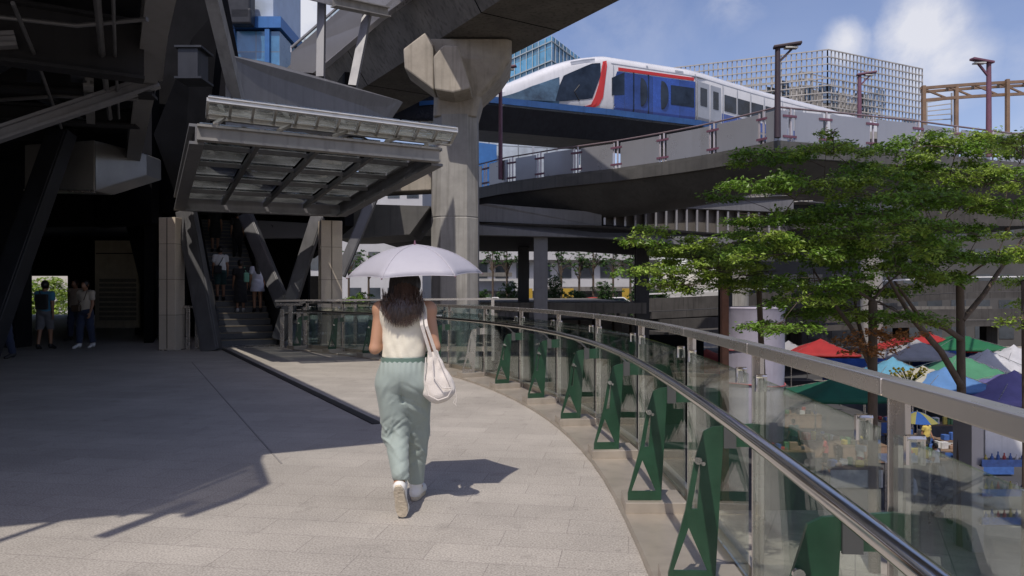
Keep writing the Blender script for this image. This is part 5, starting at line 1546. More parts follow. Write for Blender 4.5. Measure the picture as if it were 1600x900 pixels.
p = W(1132, 456, 26); MB().bar((p.x, 26, GZ), (p.x, 26, W(1132, 447, 26).z), 0.25, 0.25, up=(0, -1, 0)).build('shaft', pbr('rusty_steel', (0.20, 0.095, 0.06), 0.75, 0, 0.25, 3, streak=0.4), bp_, bevel=0.02)
MB().box((p.x, 26, W(1132, 446, 26).z), (0.32, 0.32, 0.05)).build('cap', MATS['rusty_steel'], bp_)
MB().box((p.x, 26, GZ + 0.03), (0.5, 0.5, 0.06)).build('base_plate', MATS['rusty_steel'], bp_)

# cars and yellow booths beyond the undercroft
far_deck = MB().box((18, 84, -1.0), (60, 22, 0.8)).build('far_road', M_ASPHALT); tag(far_deck, kind='structure')
tag(MB().box((17, 72.2, -0.55), (60, 0.3, 1.1)).build('road_barrier', M_CONCDARK), 'long dark concrete barrier of the far road under the concourse', 'barrier')


def make_car(label, c, mt):
    t = thing('parked_car', label, 'car', c, 'cars beyond the undercroft'); c = Vector(c)
    prof = [(-2.1, .35), (-2.15, .75), (-1.7, .92), (-1.15, 1.42), (0.55, 1.45), (1.25, .98), (2.05, .82), (2.15, .4)]
    m = MB(); m.loft([[c + Vector((x * k, y, .3 + (z - .3) * zz)) for x, z in prof] for y, k, zz in ((-.85, .96, .97), (-.78, 1, 1), (.78, 1, 1), (.85, .96, .97))]); m.build('body', mt, t, smooth=True, angle=30)
    for y in (-.87, .87):
        MB().prism([c + Vector((x, y, z)) for x, z in ((-1.5, .95), (-1.08, 1.34), (.48, 1.36), (1.05, .98))], (0, .02, 0)).build('window', M_TGLASS, t)
    for x in (-1.35, 1.3):
        for y in (-.8, .8): MB().tube([c + Vector((x, y - .1, .32)), c + Vector((x, y + .1, .32))], .32, 14).build('wheel', M_RUBBER, t)


for i, (px, mt, lab) in enumerate(((965, M_WHITE, 'white car with a red band beyond the undercroft'), (930, MATS['goods_1'], 'red car beside the white one beyond the undercroft'), (905, M_PANEL, 'grey car left of the red car'), (770, M_WHITE, 'white car left of the dark columns'))):
    p = W(px, 456, 79); make_car(lab, (p.x, 79, -0.6), mt)
M_YEL = pbr('yellow_board', (0.40, 0.26, 0.03), 0.6, 0, 0.15, 1)
for i, (x0, x1, lab) in enumerate(((876, 896, 'wide yellow hoarding under the white building'), (972, 984, 'narrow yellow hoarding right of the cars'), (824, 832, 'thin yellow hoarding between two columns'))):
    a, b = W(x0, 444, 92), W(x1, 444, 92)
    m = MB(); m.box(((a.x + b.x) / 2, 92, 0.9), (b.x - a.x, 0.2, 1.9)); tag(m.build('hoarding', M_YEL, loc=((a.x + b.x) / 2, 92, -0.4)), lab, 'hoarding', 'yellow hoardings')

# darker trees between the undercroft and the white buildings
for i, (px, d) in enumerate(((752, 70), (800, 74), (868, 72), (900, 76), (945, 70), (1000, 68), (1030, 72))):
    p = W(px, 456, d); p.z = -0.6
    bush('dark bushy shrub in front of the white building under the concourse', p, 1.5, 2.0 + 0.8 * (i % 3), 400 + i, M_LEAF3, 'shrubs under the concourse')
for (x0, x1, z, lab) in ((735, 800, 6.2, 'dark awning strip across the left of the white building'), (850, 1030, 4.4, 'dark awning strip across the right of the white building')):
    a, b = W(x0, 456, 94), W(x1, 456, 94)
    tag(MB().box(((a.x + b.x) / 2, 93.2, z - 2.6), (b.x - a.x, 1.6, 0.5)).build('awning', M_CONCDARK, loc=((a.x + b.x) / 2, 93.2, z - 2.6)), lab, 'awning')
# ================================================================== escalator
esc = thing('escalator', 'dark escalator climbing away behind the stone pillar with people riding up', 'escalator', (-7.0, 19.6, 0))
ED = Vector((-0.43, 0.90, 0)).normalized(); ES = Vector((ED.y, -ED.x, 0))
E0 = Vector((-7.0, 19.5, 0))
M_STEP = pbr('step_metal', (0.05, 0.053, 0.06), 0.4, 0.4, 0.25, 4, stretch=(1, 1, 3))
M_NOSE = pbr('step_nosing', (0.16, 0.135, 0.10), 0.5, 0.2, 0.2, 4)
RUN, RISE = 0.44, 0.165


def esc_p(s, u, z=0.0): return E0 + ED * s + ES * u + Vector((0, 0, z))


for k in range(26):
    a = MB(); s0 = k * RUN
    vs = [esc_p(s0, -0.75, 0.0 if k < 3 else (k - 3) * RISE), esc_p(s0, 0.75, 0.0 if k < 3 else (k - 3) * RISE)]
    z1 = (k + 1) * RISE; z0 = max(0.0, z1 - RISE * 3)
    a.add([esc_p(s0, -0.75, z0), esc_p(s0, 0.75, z0), esc_p(s0 + RUN + 0.01, 0.75, z0), esc_p(s0 + RUN + 0.01, -0.75, z0), esc_p(s0, -0.75, z1), esc_p(s0, 0.75, z1), esc_p(s0 + RUN + 0.01, 0.75, z1), esc_p(s0 + RUN + 0.01, -0.75, z1)],
          [(3, 2, 1, 0), (4, 5, 6, 7), (0, 1, 5, 4), (1, 2, 6, 5), (2, 3, 7, 6), (3, 0, 4, 7)])
    st = a.build('step', M_STEP, esc)
    MB().bar(esc_p(s0 - 0.004, -0.74, z1 - 0.012), esc_p(s0 - 0.004, 0.74, z1 - 0.012), 0.012, 0.03).build('nosing', M_NOSE, st)
for s in (-1, 1):
    u = 0.80 * s
    m = MB(); L_ = 26 * RUN; H_ = 26 * RISE
    m.prism([esc_p(-0.5, u, 0.0), esc_p(-0.5, u, 0.85), esc_p(0.3, u, 0.95), esc_p(L_, u, H_ + 0.85), esc_p(L_, u, H_ - 0.5), esc_p(0.8, u, 0)], ES * (0.05 * s)); m.build('balustrade', M_DARKMETAL, esc)
    MB().tube([esc_p(-0.35, u, 0.55), esc_p(-0.62, u, 0.72), esc_p(-0.5, u, 0.92), esc_p(0.3, u, 1.0), esc_p(L_, u, H_ + 0.9)], 0.05, 8).build('handrail', M_RUBBER, esc, smooth=True)
    MB().prism([esc_p(0.2, u + .06 * s, -0.0), esc_p(L_, u + .06 * s, H_ - 1.0), esc_p(L_, u + .06 * s, H_ + 0.6), esc_p(0.0, u + .06 * s, 0.6)], ES * (0.10 * s)).build('side_cladding', M_STRUT, esc)
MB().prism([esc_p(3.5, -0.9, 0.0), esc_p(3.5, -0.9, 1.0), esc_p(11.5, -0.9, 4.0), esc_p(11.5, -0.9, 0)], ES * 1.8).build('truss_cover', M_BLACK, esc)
MB().prism([esc_p(-0.9, -0.72, 0.006), esc_p(-0.0, -0.72, 0.006), esc_p(-0.0, 0.72, 0.006), esc_p(-0.9, 0.72, 0.006)], (0, 0, 0.006)).build('comb_plate', M_STEEL, esc)
# dark hall shell around the escalator
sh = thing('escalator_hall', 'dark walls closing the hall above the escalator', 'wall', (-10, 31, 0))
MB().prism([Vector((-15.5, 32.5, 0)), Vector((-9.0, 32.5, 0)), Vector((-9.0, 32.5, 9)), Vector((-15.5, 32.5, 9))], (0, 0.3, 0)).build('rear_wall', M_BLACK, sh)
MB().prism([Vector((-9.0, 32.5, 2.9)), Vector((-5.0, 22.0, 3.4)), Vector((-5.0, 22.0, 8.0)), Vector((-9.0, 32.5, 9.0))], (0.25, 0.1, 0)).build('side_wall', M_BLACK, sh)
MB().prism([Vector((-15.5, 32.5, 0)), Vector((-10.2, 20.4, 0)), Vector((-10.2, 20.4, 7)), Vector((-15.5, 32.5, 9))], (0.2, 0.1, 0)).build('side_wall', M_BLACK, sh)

MB().prism([Vector((-14, 20.0, 5.7)), Vector((-4.6, 20.6, 5.7)), Vector((-4.6, 33, 7)), Vector((-15.5, 33, 7))], (0, 0, 0.3)).build('ceiling', M_BLACK, sh)  # added slab, mostly hidden, keeps the sun off the struts and escalator
# low gate posts by the escalator and railing
def gate(label, px, yb, d, h, n_=3):
    p = W(px, 456, d); t = thing('gate_posts', label, 'gate', (p.x, d, 0), 'steel gates by the escalator')
    for k in range(n_):
        x = p.x - 0.18 + 0.36 * k / max(1, n_ - 1)
        MB().bar((x, d + 0.1 * k, 0), (x, d + 0.1 * k, h - (0.0 if k == 1 else 0.12)), 0.10, 0.05, up=(0, -1, 0)).build('post', M_STEEL, t, bevel=0.005)
    MB().bar((p.x - 0.35, d + .1, h), (p.x + 0.3, d + .1, h), 0.06, 0.06).build('top_bar', M_STEEL, t)


gate('pair of short steel posts right beside the cream pillar', 291, 545, 18.0, 1.05)
gate('group of short steel posts at the right of the escalator foot', 452, 545, 18.6, 1.1)
gate('short steel posts at the end of the curved railing', 487, 545, 19.0, 1.15, 2)
bk = thing('straight_railing', 'straight glass railing running left to right behind the curved railing', 'railing', W(600, 545, 19.4))
MB().bar(W(430, 470, 19.3), W(770, 467, 19.6), 0.06, 0.05).build('top_rail', M_STEEL, bk)
MB().tube([W(440, 489, 19.25), W(600, 491, 19.35), W(690, 494, 19.4)], 0.03, 8).build('handrail', M_POLISH, bk)
for px in (520, 555, 660, 770):
    a = W(px, 468, 19.42); MB().bar((a.x, a.y, -0.4), a, 0.08, 0.05, up=(0, -1, 0)).build('post', M_STEEL, bk)
MB().prism([W(448, 476, 19.45), W(768, 476, 19.6), W(768, 541, 19.6), W(448, 541, 19.45)], (0, 0.012, 0)).build('glass_panel', glass('blue_grey_glass', (0.62, 0.72, 0.76), 0.16, 1.2), bk)
MB().prism([W(448, 541.5, 19.4), W(768, 541.5, 19.55), W(768, 549, 19.55), W(448, 549, 19.4)], (0, 0.14, 0)).build('kerb', M_PLINTH, bk)

# ================================================================== people
M_SKIN = pbr('skin', (0.46, 0.25, 0.155), 0.5, 0, 0.06, 8)
M_SKIN2 = pbr('tan_skin', (0.33, 0.17, 0.10), 0.5, 0, 0.06, 8)
M_HAIR = pbr('black_hair', (0.012, 0.009, 0.008), 0.38, 0, 0.3, 20, stretch=(1, 1, 0.1), spec=0.5)


def cloth_mat(name, col, b_=0.15, var=0.08):
    return pbr(name, col, 0.82, 0, var, 7, bump=b_, bscale=160, sheen=0.15)


def lerp3(a, b, t): return tuple(x + (y - x) * t for x, y in zip(a, b))


def body_sdf(h, H, J, shoe_bare=True):
    """one continuous body: H standing height, J joint positions (x right, y forward, z up)"""
    s = H / 1.62
    lo = (-0.45 * s, -0.55 * s, -0.02); hi = (0.45 * s, 0.65 * s, H + 0.03)
    S = SDF(lo, hi, h)
    # torso
    px, py, pz = J['pelvis']; cx, cy, cz = J['chest']
    S.ell((px, py, pz), (0.150 * s, 0.105 * s, 0.12 * s), 0.03)
    S.cone((px, py, pz + 0.02 * s), lerp3(J['pelvis'], J['chest'], 0.55), 0.112 * s, 0.100 * s, 0.05, flat=(1.12, 0.82, 1))
    S.cone(lerp3(J['pelvis'], J['chest'], 0.5), (cx, cy, cz), 0.103 * s, 0.118 * s, 0.05, flat=(1.15, 0.82, 1))
    S.cone(J['shl'], J['shr'], 0.058 * s, 0.058 * s, 0.06)
    S.cone((cx, cy - 0.005, cz + 0.10 * s), J['neck'], 0.062 * s, 0.048 * s, 0.03)
    hd = J['head']
    S.cone(J['neck'], (hd[0], hd[1] - 0.01, hd[2] - 0.05 * s), 0.047 * s, 0.05 * s, 0.02)
    S.ell(hd, (0.072 * s, 0.092 * s, 0.108 * s), 0.01)
    f = J.get('face', 1)
    S.ell((hd[0], hd[1] + 0.045 * s, hd[2] - 0.06 * s), (0.048 * s, 0.045 * s, 0.052 * s), 0.03)         # jaw
    S.cone((hd[0], hd[1] + 0.088 * s, hd[2] + 0.0 * s), (hd[0], hd[1] + 0.106 * s, hd[2] - 0.028 * s), 0.008 * s, 0.013 * s, 0.012)   # nose
    S.cone((hd[0] - .018 * s, hd[1] + 0.088 * s, hd[2] - 0.056 * s), (hd[0] + .018 * s, hd[1] + 0.088 * s, hd[2] - 0.056 * s), 0.009 * s, 0.009 * s, 0.01)   # lips
    for sx in (-1, 1):
        S.ell((hd[0] + sx * 0.030 * s, hd[1] + 0.085 * s, hd[2] + 0.012 * s), (0.014 * s, 0.012 * s, 0.008 * s), 0.004, 'sub')
        S.ell((hd[0] + sx * 0.030 * s, hd[1] + 0.077 * s, hd[2] + 0.012 * s), (0.011 * s, 0.011 * s, 0.009 * s), 0.003)
        S.ell((hd[0] + sx * 0.074 * s, hd[1] - 0.005 * s, hd[2] - 0.005 * s), (0.012 * s, 0.024 * s, 0.034 * s), 0.008)
    for side, sx in (('l', -1), ('r', 1)):
        S.cone(J['sh' + side], J['el' + side], 0.046 * s, 0.036 * s, 0.025)
        wr = J['wr' + side]
        S.cone(J['el' + side], wr, 0.037 * s, 0.024 * s, 0.015)
        hand(S, J['el' + side], wr, sx, s, J.get('curl' + side, 0.5), J.get('palm' + side))
        hp = (px + sx * 0.082 * s, py, pz - 0.04 * s)
        S.cone(hp, J['kn' + side], 0.083 * s, 0.053 * s, 0.03)
        S.cone(J['kn' + side], J['an' + side], 0.052 * s, 0.033 * s, 0.02)
        an, to = J['an' + side], J['to' + side]
        S.cone(an, to, 0.036 * s, 0.026 * s, 0.02)
        S.ell(lerp3(an, to, -0.12), (0.034 * s, 0.034 * s, 0.034 * s), 0.02)
    return S


def hand(S, el, wr, sx, s, curl, palm_dir=None):
    e, w = np.array(el), np.array(wr)
    d = (w - e) / np.linalg.norm(w - e)
    pn = np.array(palm_dir if palm_dir is not None else (-sx, 0.0, 0.0), float)      # where the palm looks
    pn -= d * (pn @ d); pn /= np.linalg.norm(pn) + 1e-9
    side = np.cross(pn, d) * sx                                                      # towards the thumb
    if palm_dir is None and side[1] < 0: side = -side
    pc = w + d * 0.045 * s
    for k in (-0.022, -0.007, 0.008, 0.023):
        S.cone(w + d * 0.01 * s + side * k * 0.7 * s, w + d * 0.085 * s + side * k * s, 0.0135 * s, 0.0115 * s, 0.008)
    for k, ln in ((0.027, 0.062), (0.0095, 0.070), (-0.009, 0.066), (-0.026, 0.052)):
        p0 = w + d * 0.084 * s + side * k * s; c1 = curl * 0.9
        d1 = d * math.cos(c1 * 0.6) + pn * math.sin(c1 * 0.6); d2 = d * math.cos(c1 * 1.5) + pn * math.sin(c1 * 1.5); d3 = d * math.cos(c1 * 2.3) + pn * math.sin(c1 * 2.3)
        p1 = p0 + d1 * ln * 0.45 * s; p2 = p1 + d2 * ln * 0.32 * s; p3 = p2 + d3 * ln * 0.26 * s
        S.cone(p0, p1, 0.0088 * s, 0.0082 * s, 0.003); S.cone(p1, p2, 0.0082 * s, 0.0076 * s, 0.002); S.cone(p2, p3, 0.0076 * s, 0.0066 * s, 0.002)
    t0 = w + d * 0.022 * s + side * 0.020 * s; t1 = t0 + (side * 0.75 + d * 0.6 + pn * 0.3) * 0.036 * s; t2 = t1 + (d * 0.85 + side * 0.2 + pn * (0.3 + curl * .5)) * 0.030 * s
    S.cone(t0, t1, 0.0125 * s, 0.010 * s, 0.008); S.cone(t1, t2, 0.010 * s, 0.0075 * s, 0.003)


def stand(H, stride=0.1, arm=0.1, lift=0.0):
    s = H / 1.62
    J = {'pelvis': (0, 0, 0.88 * s), 'chest': (0, 0.0, 1.20 * s), 'neck': (0, 0.0, 1.37 * s), 'head': (0, 0.025 * s, 1.505 * s)}
    for k, sx in (('l', -1), ('r', 1)):
        J['sh' + k] = (sx * 0.152 * s, -0.005, 1.305 * s)
        J['el' + k] = (sx * 0.195 * s, -sx * arm * 0.5 - 0.02, 1.045 * s)
        J['wr' + k] = (sx * 0.205 * s, -sx * arm + 0.04, 0.835 * s)
        y = sx * stride
        J['kn' + k] = (sx * 0.085 * s, y * 0.55 + 0.02, 0.475 * s)
        J['an' + k] = (sx * 0.088 * s, y - 0.02, 0.085 * s)
        J['to' + k] = (sx * 0.105 * s, y + 0.13 * s, 0.032 * s)
    return J


def shoes(parent, J, s, mat, h=0.014, sole=None):
    for k in ('l', 'r'):
        an, to = np.array(J['an' + k]), np.array(J['to' + k])
        S = SDF(np.minimum(an, to) - 0.12, np.maximum(an, to) + 0.12, h)
        S.cone(an + (to - an) * -0.15, to + (to - an) * 0.12, 0.042 * s, 0.036 * s, 0.01)
        S.cone(an + np.array((0, 0, 0.01)), an + np.array((0, 0, -0.03)), 0.044 * s, 0.044 * s, 0.02)
        S.build('shoe', mat, parent)


def add_clothes(o, H, J, top_mat, top_to, bottom, bot_mat, bot_to, hair, h, sleeve=0.45):
    s = H / 1.62; lo = (-0.45 * s, -0.5 * s, 0.0); hi = (0.45 * s, 0.55 * s, H + 0.05)
    px, py, pz = J['pelvis']
    # shirt
    S = SDF(lo, hi, h)
    S.cone((px, py, top_to + 0.02), J['chest'], 0.150 * s, 0.138 * s, 0.03, flat=(1.12, 0.84, 1))
    S.cone(J['shl'], J['shr'], 0.073 * s, 0.073 * s, 0.05)
    for k in ('l', 'r'):
        if sleeve: S.cone(J['sh' + k], lerp3(J['sh' + k], J['el' + k], sleeve), 0.068 * s, 0.066 * s, 0.02)
    zc = top_to; nz = J['neck'][2] + 0.01
    def cut(F, X, Y, Z):
        w = 0.010 * np.sin(22 * Z + 9 * X) * (np.abs(X) < 0.3)
        F = F + 0.5 * w
        return np.maximum(np.maximum(F, zc - Z), Z - nz)
    S.each(cut); S.build('shirt', top_mat, o)
    # trousers, shorts or skirt
    S = SDF(lo, hi, h)
    S.ell((px, py, pz), (0.165 * s, 0.122 * s, 0.13 * s), 0.03)
    S.cone((px, py, pz), (px, py, pz + 0.14 * s), 0.135 * s, 0.118 * s, 0.03, flat=(1.1, 0.85, 1))
    if bottom == 'skirt':
        S.cone((px, py, pz + 0.02), (px, py + 0.02, bot_to), 0.16 * s, 0.20 * s, 0.03, flat=(1.05, 0.9, 1))
    else:
        for k, sx in (('l', -1), ('r', 1)):
            hp = (px + sx * 0.085 * s, py, pz - 0.04 * s)
            S.cone(hp, J['kn' + k], 0.100 * s, 0.082 * s, 0.03)
            if bot_to < 0.4: S.cone(J['kn' + k], J['an' + k], 0.080 * s, 0.062 * s, 0.02)
    S.each(lambda F, X, Y, Z: np.maximum(np.maximum(F + 0.004 * np.sin(40 * Z + 20 * X), bot_to - Z), Z - (pz + 0.15 * s)))
    S.build('skirt' if bottom == 'skirt' else 'shorts' if bot_to > 0.3 else 'trousers', bot_mat, o)
    # hair
    S = SDF(lo, hi, h); hd = J['head']
    S.ell((hd[0], hd[1] - 0.012, hd[2] + 0.018), (0.085 * s, 0.103 * s, 0.112 * s), 0.01)
    if hair == 'long':
        S.cone((hd[0], hd[1] - 0.06, hd[2] - 0.02), (hd[0], hd[1] - 0.10, hd[2] - 0.36 * s), 0.085 * s, 0.075 * s, 0.04, flat=(1.2, 0.6, 1))
    S.ell((hd[0], hd[1] + 0.095 * s, hd[2] - 0.045 * s), (0.064 * s, 0.07 * s, 0.10 * s), 0.01, 'sub')
    S.build('hair', M_HAIR, o)


def person(label, loc, rz, H, top_mat, bottom, bot_mat, bot_to, hair='short', stride=0.12, arm=0.1, group=None, skin=None, bag=None, top_to=None, shoe=None, bent=None, h=0.0125):
    J = stand(H, stride, arm); s = H / 1.62
    if bent:
        for k, v in bent.items(): J[k] = tuple(c * s for c in v)
    o = body_sdf(h, H, J).build('person', skin or M_SKIN2, None, loc, rz)
    tag(o, label, 'person', group)
    add_clothes(o, H, J, top_mat, (top_to or 0.86) * s, bottom, bot_mat, bot_to * s, hair, 0.0135)
    shoes(o, J, s, shoe or M_RUBBER)
    return o, J


C_WHITE = cloth_mat('white_cotton', (0.80, 0.79, 0.78)); C_CREAM2 = cloth_mat('cream_cotton', (0.50, 0.44, 0.36)); C_BLUE = cloth_mat('blue_cotton', (0.06, 0.22, 0.36))
C_NAVY = cloth_mat('navy_denim', (0.025, 0.035, 0.075)); C_GREY = cloth_mat('grey_shorts', (0.14, 0.14, 0.15)); C_BLACK = cloth_mat('black_cotton', (0.014, 0.014, 0.016)); C_TEAL = cloth_mat('teal_cotton', (0.02, 0.06, 0.06))
C_MINT = cloth_mat('mint_cotton', (0.22, 0.50, 0.36)); C_LILAC = cloth_mat('pale_dress', (0.70, 0.70, 0.80))


def ride(px, d): return W(px, 456, d)


def strap_bag(label, P, loc, rz, H, shoulder, mat, at=(0.0, -0.16, 0.98), size=(0.24, 0.09, 0.28)):
    """a small bag on the back or hip with its strap across the body, a thing of its own"""
    s = H / 1.62; t = thing('shoulder_bag', label, 'bag', loc, None, rz)
    m = MB(); m.box(Vector(at) * s, Vector(size) * s); m.build('pouch', mat, t, bevel=0.03, local=True)
    m = MB(); a = Vector(at) * s + Vector((0, 0, size[2] * .45 * s)); sh = Vector(shoulder) * s
    m.tube([a, a.lerp(sh, .5) + Vector((0, -0.05 * s, 0)), sh + Vector((0, -0.03, 0.06)) * s, sh + Vector((0, 0.075, 0.05)) * s, sh.lerp(Vector((0, 0.15, 1.0)) * s, .6) + Vector((0, 0.04, 0))], 0.011, 6); m.build('strap', mat, t, local=True)


# walking through the dark hall on the left
GL = 'people walking in the shaded hall'
def floor_at(px, d): p = W(px, 456, d); return (p.x, p.y, 0.0)
person('person in a pale T-shirt cut off by the left edge of the picture', floor_at(4, 15.6), R(160), 1.70, C_WHITE, 'trousers', C_NAVY, 0.10, 'short', 0.14, 0.12, GL)
person('person in a blue T-shirt and grey shorts in the left hall', floor_at(70, 18.2), R(8), 1.70, C_BLUE, 'shorts', C_GREY, 0.47, 'short', 0.12, 0.1, GL)
strap_bag('dark bag worn by the person in blue', None, floor_at(70, 18.2), R(8), 1.70, (-0.1, 0, 1.34), C_BLACK, (0.02, -0.19, 1.12), (0.26, 0.12, 0.36))
person('person in a cream T-shirt, jeans and white shoes coming through the left hall', floor_at(134, 18.6), R(174), 1.72, C_CREAM2, 'trousers', C_NAVY, 0.12, 'short', 0.13, 0.1, GL, shoe=M_WHITE)
strap_bag('small brown bag carried by the person in the cream T-shirt', None, floor_at(134, 18.6), R(174), 1.72, (-0.1, 0, 1.34), pbr('brown_leather', (0.07, 0.045, 0.03), 0.5), (0.10, 0.20, 0.95), (0.22, 0.09, 0.16))
person('tall person in beige behind the one in the cream T-shirt', floor_at(118, 21.5), R(175), 1.80, cloth_mat('beige_cotton', (0.28, 0.22, 0.17)), 'trousers', C_NAVY, 0.12, 'short', 0.1, 0.08, GL)
person('person in dark clothes far back in the left hall', floor_at(38, 26), R(170), 1.68, C_BLACK, 'trousers', C_BLACK, 0.12, 'short', 0.1, 0.08, GL)

# riding the escalator
GE = 'people riding the escalator'
def on_step(k, u): p = esc_p((k + 0.55) * RUN, u, (k + 1) * RISE); return tuple(p)
RZ = math.atan2(-ED.x, ED.y)
person('person in a white T-shirt and dark shorts with a black shoulder bag on the escalator', on_step(6, -0.48), RZ, 1.62, C_WHITE, 'shorts', C_TEAL, 0.48, 'short', 0.03, 0.04, GE)
strap_bag('black bag hanging behind the rider in the white T-shirt', None, on_step(6, -0.48), RZ, 1.62, (0.12, 0, 1.34), C_BLACK, (-0.08, -0.18, 0.92), (0.22, 0.10, 0.24))
person('person in black with a mint top on one side riding the escalator', on_step(4, 0.0), RZ, 1.52, C_BLACK, 'skirt', C_BLACK, 0.30, 'short', 0.03, 0.03, GE, shoe=M_WHITE)
strap_bag('mint green bag beside the rider in black', None, on_step(4, 0.0), RZ, 1.52, (0.12, 0, 1.34), C_MINT, (0.17, -0.06, 1.08), (0.16, 0.14, 0.30))
person('person with long dark hair in a short pale dress on the escalator', on_step(4, 0.47), RZ, 1.58, C_LILAC, 'skirt', C_LILAC, 0.62, 'long', 0.03, 0.03, GE, skin=M_SKIN)
person('person in dark shorts and a black T-shirt high on the escalator', on_step(16, -0.35), RZ, 1.66, C_BLACK, 'shorts', C_BLACK, 0.5, 'short', 0.03, 0.04, GE)
person('person in black with bare arms beside another high on the escalator', on_step(15, 0.35), RZ, 1.6, C_BLACK, 'trousers', C_BLACK, 0.12, 'short', 0.03, 0.04, GE)

# people among the stalls below
GM = 'people at the market'
p = W(1462, 456, 28.0); person('person in a pale shirt standing beside the parked scooters', (p.x, 28.0, GZ), R(40), 1.66, cloth_mat('pale_shirt', (0.42, 0.44, 0.5)), 'trousers', C_BLACK, 0.1, 'short', 0.05, 0.05, GM)
p = W(1395, 456, 33.5); person('person in dark clothes standing behind the small parasol', (p.x, 33.5, GZ), R(-30), 1.7, C_BLACK, 'trousers', C_NAVY, 0.1, 'short', 0.05, 0.05, GM)

for i, (px, d, rz_, top_c, lab) in enumerate(((1290, 30, 60, (0.45, 0.08, 0.07), 'person in a red top by the counter under the broad green tent'), (1345, 29, -50, (0.5, 0.5, 0.48), 'person in a grey white shirt walking in front of the broad green tent'),
        (1515, 32, 120, (0.06, 0.10, 0.25), 'person in a navy top between the counters left of the drinks rack'), (1448, 33, 200, (0.55, 0.42, 0.10), 'person in a mustard top right of the small parasol'), (1240, 33, 10, (0.10, 0.22, 0.16), 'person in dark green near the wrapped column'), (1552, 34, -120, (0.6, 0.6, 0.62), 'person in white under the edge of the purple tent'))):
    p = W(px, 456, d); person(lab, (p.x, d, GZ), R(rz_), 1.60 + 0.03 * i, cloth_mat('market_cloth_%d' % i, top_c), 'trousers' if i % 2 else 'shorts', C_NAVY if i % 3 else C_BLACK, 0.12 if i % 2 else 0.46, 'long' if i % 3 == 0 else 'short', 0.14, 0.1, GM, h=0.015)

# ================================================================== the woman with the parasol
WX, WY = -0.71, 4.82
H = 1.60
J = {'pelvis': (0.0, 0.0, 0.885), 'chest': (0.005, 0.015, 1.205), 'neck': (0.005, 0.02, 1.36), 'head': (0.008, 0.05, 1.485),
     'shl': (-0.150, 0.01, 1.305), 'shr': (0.160, 0.01, 1.305),
     'ell': (-0.185, -0.015, 1.050), 'elr': (0.205, -0.01, 1.060),
     'wrl': (-0.075, 0.185, 1.125), 'wrr': (0.085, 0.195, 1.135),
     'knl': (-0.050, 0.02, 0.475), 'knr': (0.064, 0.15, 0.480),
     'anl': (0.008, -0.215, 0.195), 'anr': (0.052, 0.225, 0.085),
     'tol': (0.020, -0.170, 0.045), 'tor': (0.070, 0.375, 0.032),
     'curll': 1.15, 'curlr': 1.15, 'palml': (0.8, 0.3, 0.3), 'palmr': (-0.8, 0.3, 0.3)}
woman = body_sdf(0.0065, H, J).build('person', M_SKIN, None, (WX, WY, 0), 0)
tag(woman, 'woman with long dark hair walking under a pale umbrella in cream top and sage trousers', 'person')
wl_ = woman
# sleeveless top
C_TOP = cloth_mat('cream_top', (0.76, 0.71, 0.58), 0.2, 0.05)
S = SDF((-0.3, -0.25, 0.85), (0.3, 0.3, 1.45), 0.006)
S.cone((0.0, 0.0, 0.98), (0.005, 0.012, 1.20), 0.128, 0.140, 0.03, flat=(1.06, 0.80, 1))
S.cone((-0.115, 0.008, 1.29), (0.125, 0.008, 1.29), 0.068, 0.068, 0.07)
S.cone((0.005, 0.02, 1.30), (0.005, 0.02, 1.375), 0.075, 0.062, 0.03)
for sx in (-1, 1): S.ell((sx * 0.205 + 0.005, 0.01, 1.285), (0.058, 0.10, 0.135), 0.015, 'sub')
S.each(lambda F, X, Y, Z: np.maximum(np.maximum(F + 0.0028 * np.sin(36 * Z + 30 * X + 8 * np.sin(9 * X)) * np.clip((1.16 - Z) * 6, 0, 1) + 0.003 * np.sin(55 * X + 5 * np.sin(14 * Z)) * np.clip((1.12 - Z) * 8, 0, 1), 0.992 - Z), Z - 1.372))
S.build('sleeveless_top', C_TOP, woman)
# wide trousers with gathers, drape and creases
C_SAGE = cloth_mat('sage_fabric', (0.285, 0.335, 0.308), 0.12, 0.05)
S = SDF((-0.36, -0.45, 0.0), (0.36, 0.48, 1.05), 0.006)
S.ell((0.0, -0.012, 0.875), (0.167, 0.130, 0.145), 0.03)
S.cone((0.0, -0.005, 0.90), (0.0, 0.0, 1.0), 0.140, 0.118, 0.03, flat=(1.10, 0.84, 1))
for k, sx in (('l', -1), ('r', 1)):
    hp = (sx * 0.080, -0.01, 0.82); kn = J['kn' + k]
    S.cone(hp, kn, 0.107, 0.083, 0.025, flat=(1, 1.08, 1))
    an = J['an' + k]
    hem = (an[0] - 0.0, an[1] + (0.0 if k == 'r' else 0.03), an[2] + (0.055 if k == 'r' else 0.075))
    S.cone((kn[0] - 0.008 * sx * 0, kn[1] - 0.005, kn[2]), hem, 0.082, 0.060, 0.03)
AL, TL = np.array(J['anl']), np.array(J['tol'])


rc = random.Random(12)
CREASES = []
for k in range(64):
    left = k % 2 == 0
    z0 = rc.uniform(0.24, 0.82)
    x0 = (-0.075 if left else 0.07) * (1 if z0 > 0.45 else 0.75) + rc.uniform(-0.05, 0.05) + (0.03 if left and z0 < 0.4 else 0)
    ang = (0.9 if left else -0.9) * rc.uniform(0.6, 1.6) * (1 if z0 > 0.6 else rc.choice((1, 1, -0.6)))
    CREASES.append((x0, z0, ang, rc.uniform(0.03, 0.09), rc.uniform(0.006, 0.013), rc.choice((1, 1, -1)) * rc.uniform(0.002, 0.0052)))
for k in range(9):
    CREASES.append((-0.03 + 0.02 * (k % 3), 0.30 + k * 0.035, (0.6 if k % 2 else -0.45), 0.055, 0.012, 0.0042 * (1 if k % 2 else -0.7)))


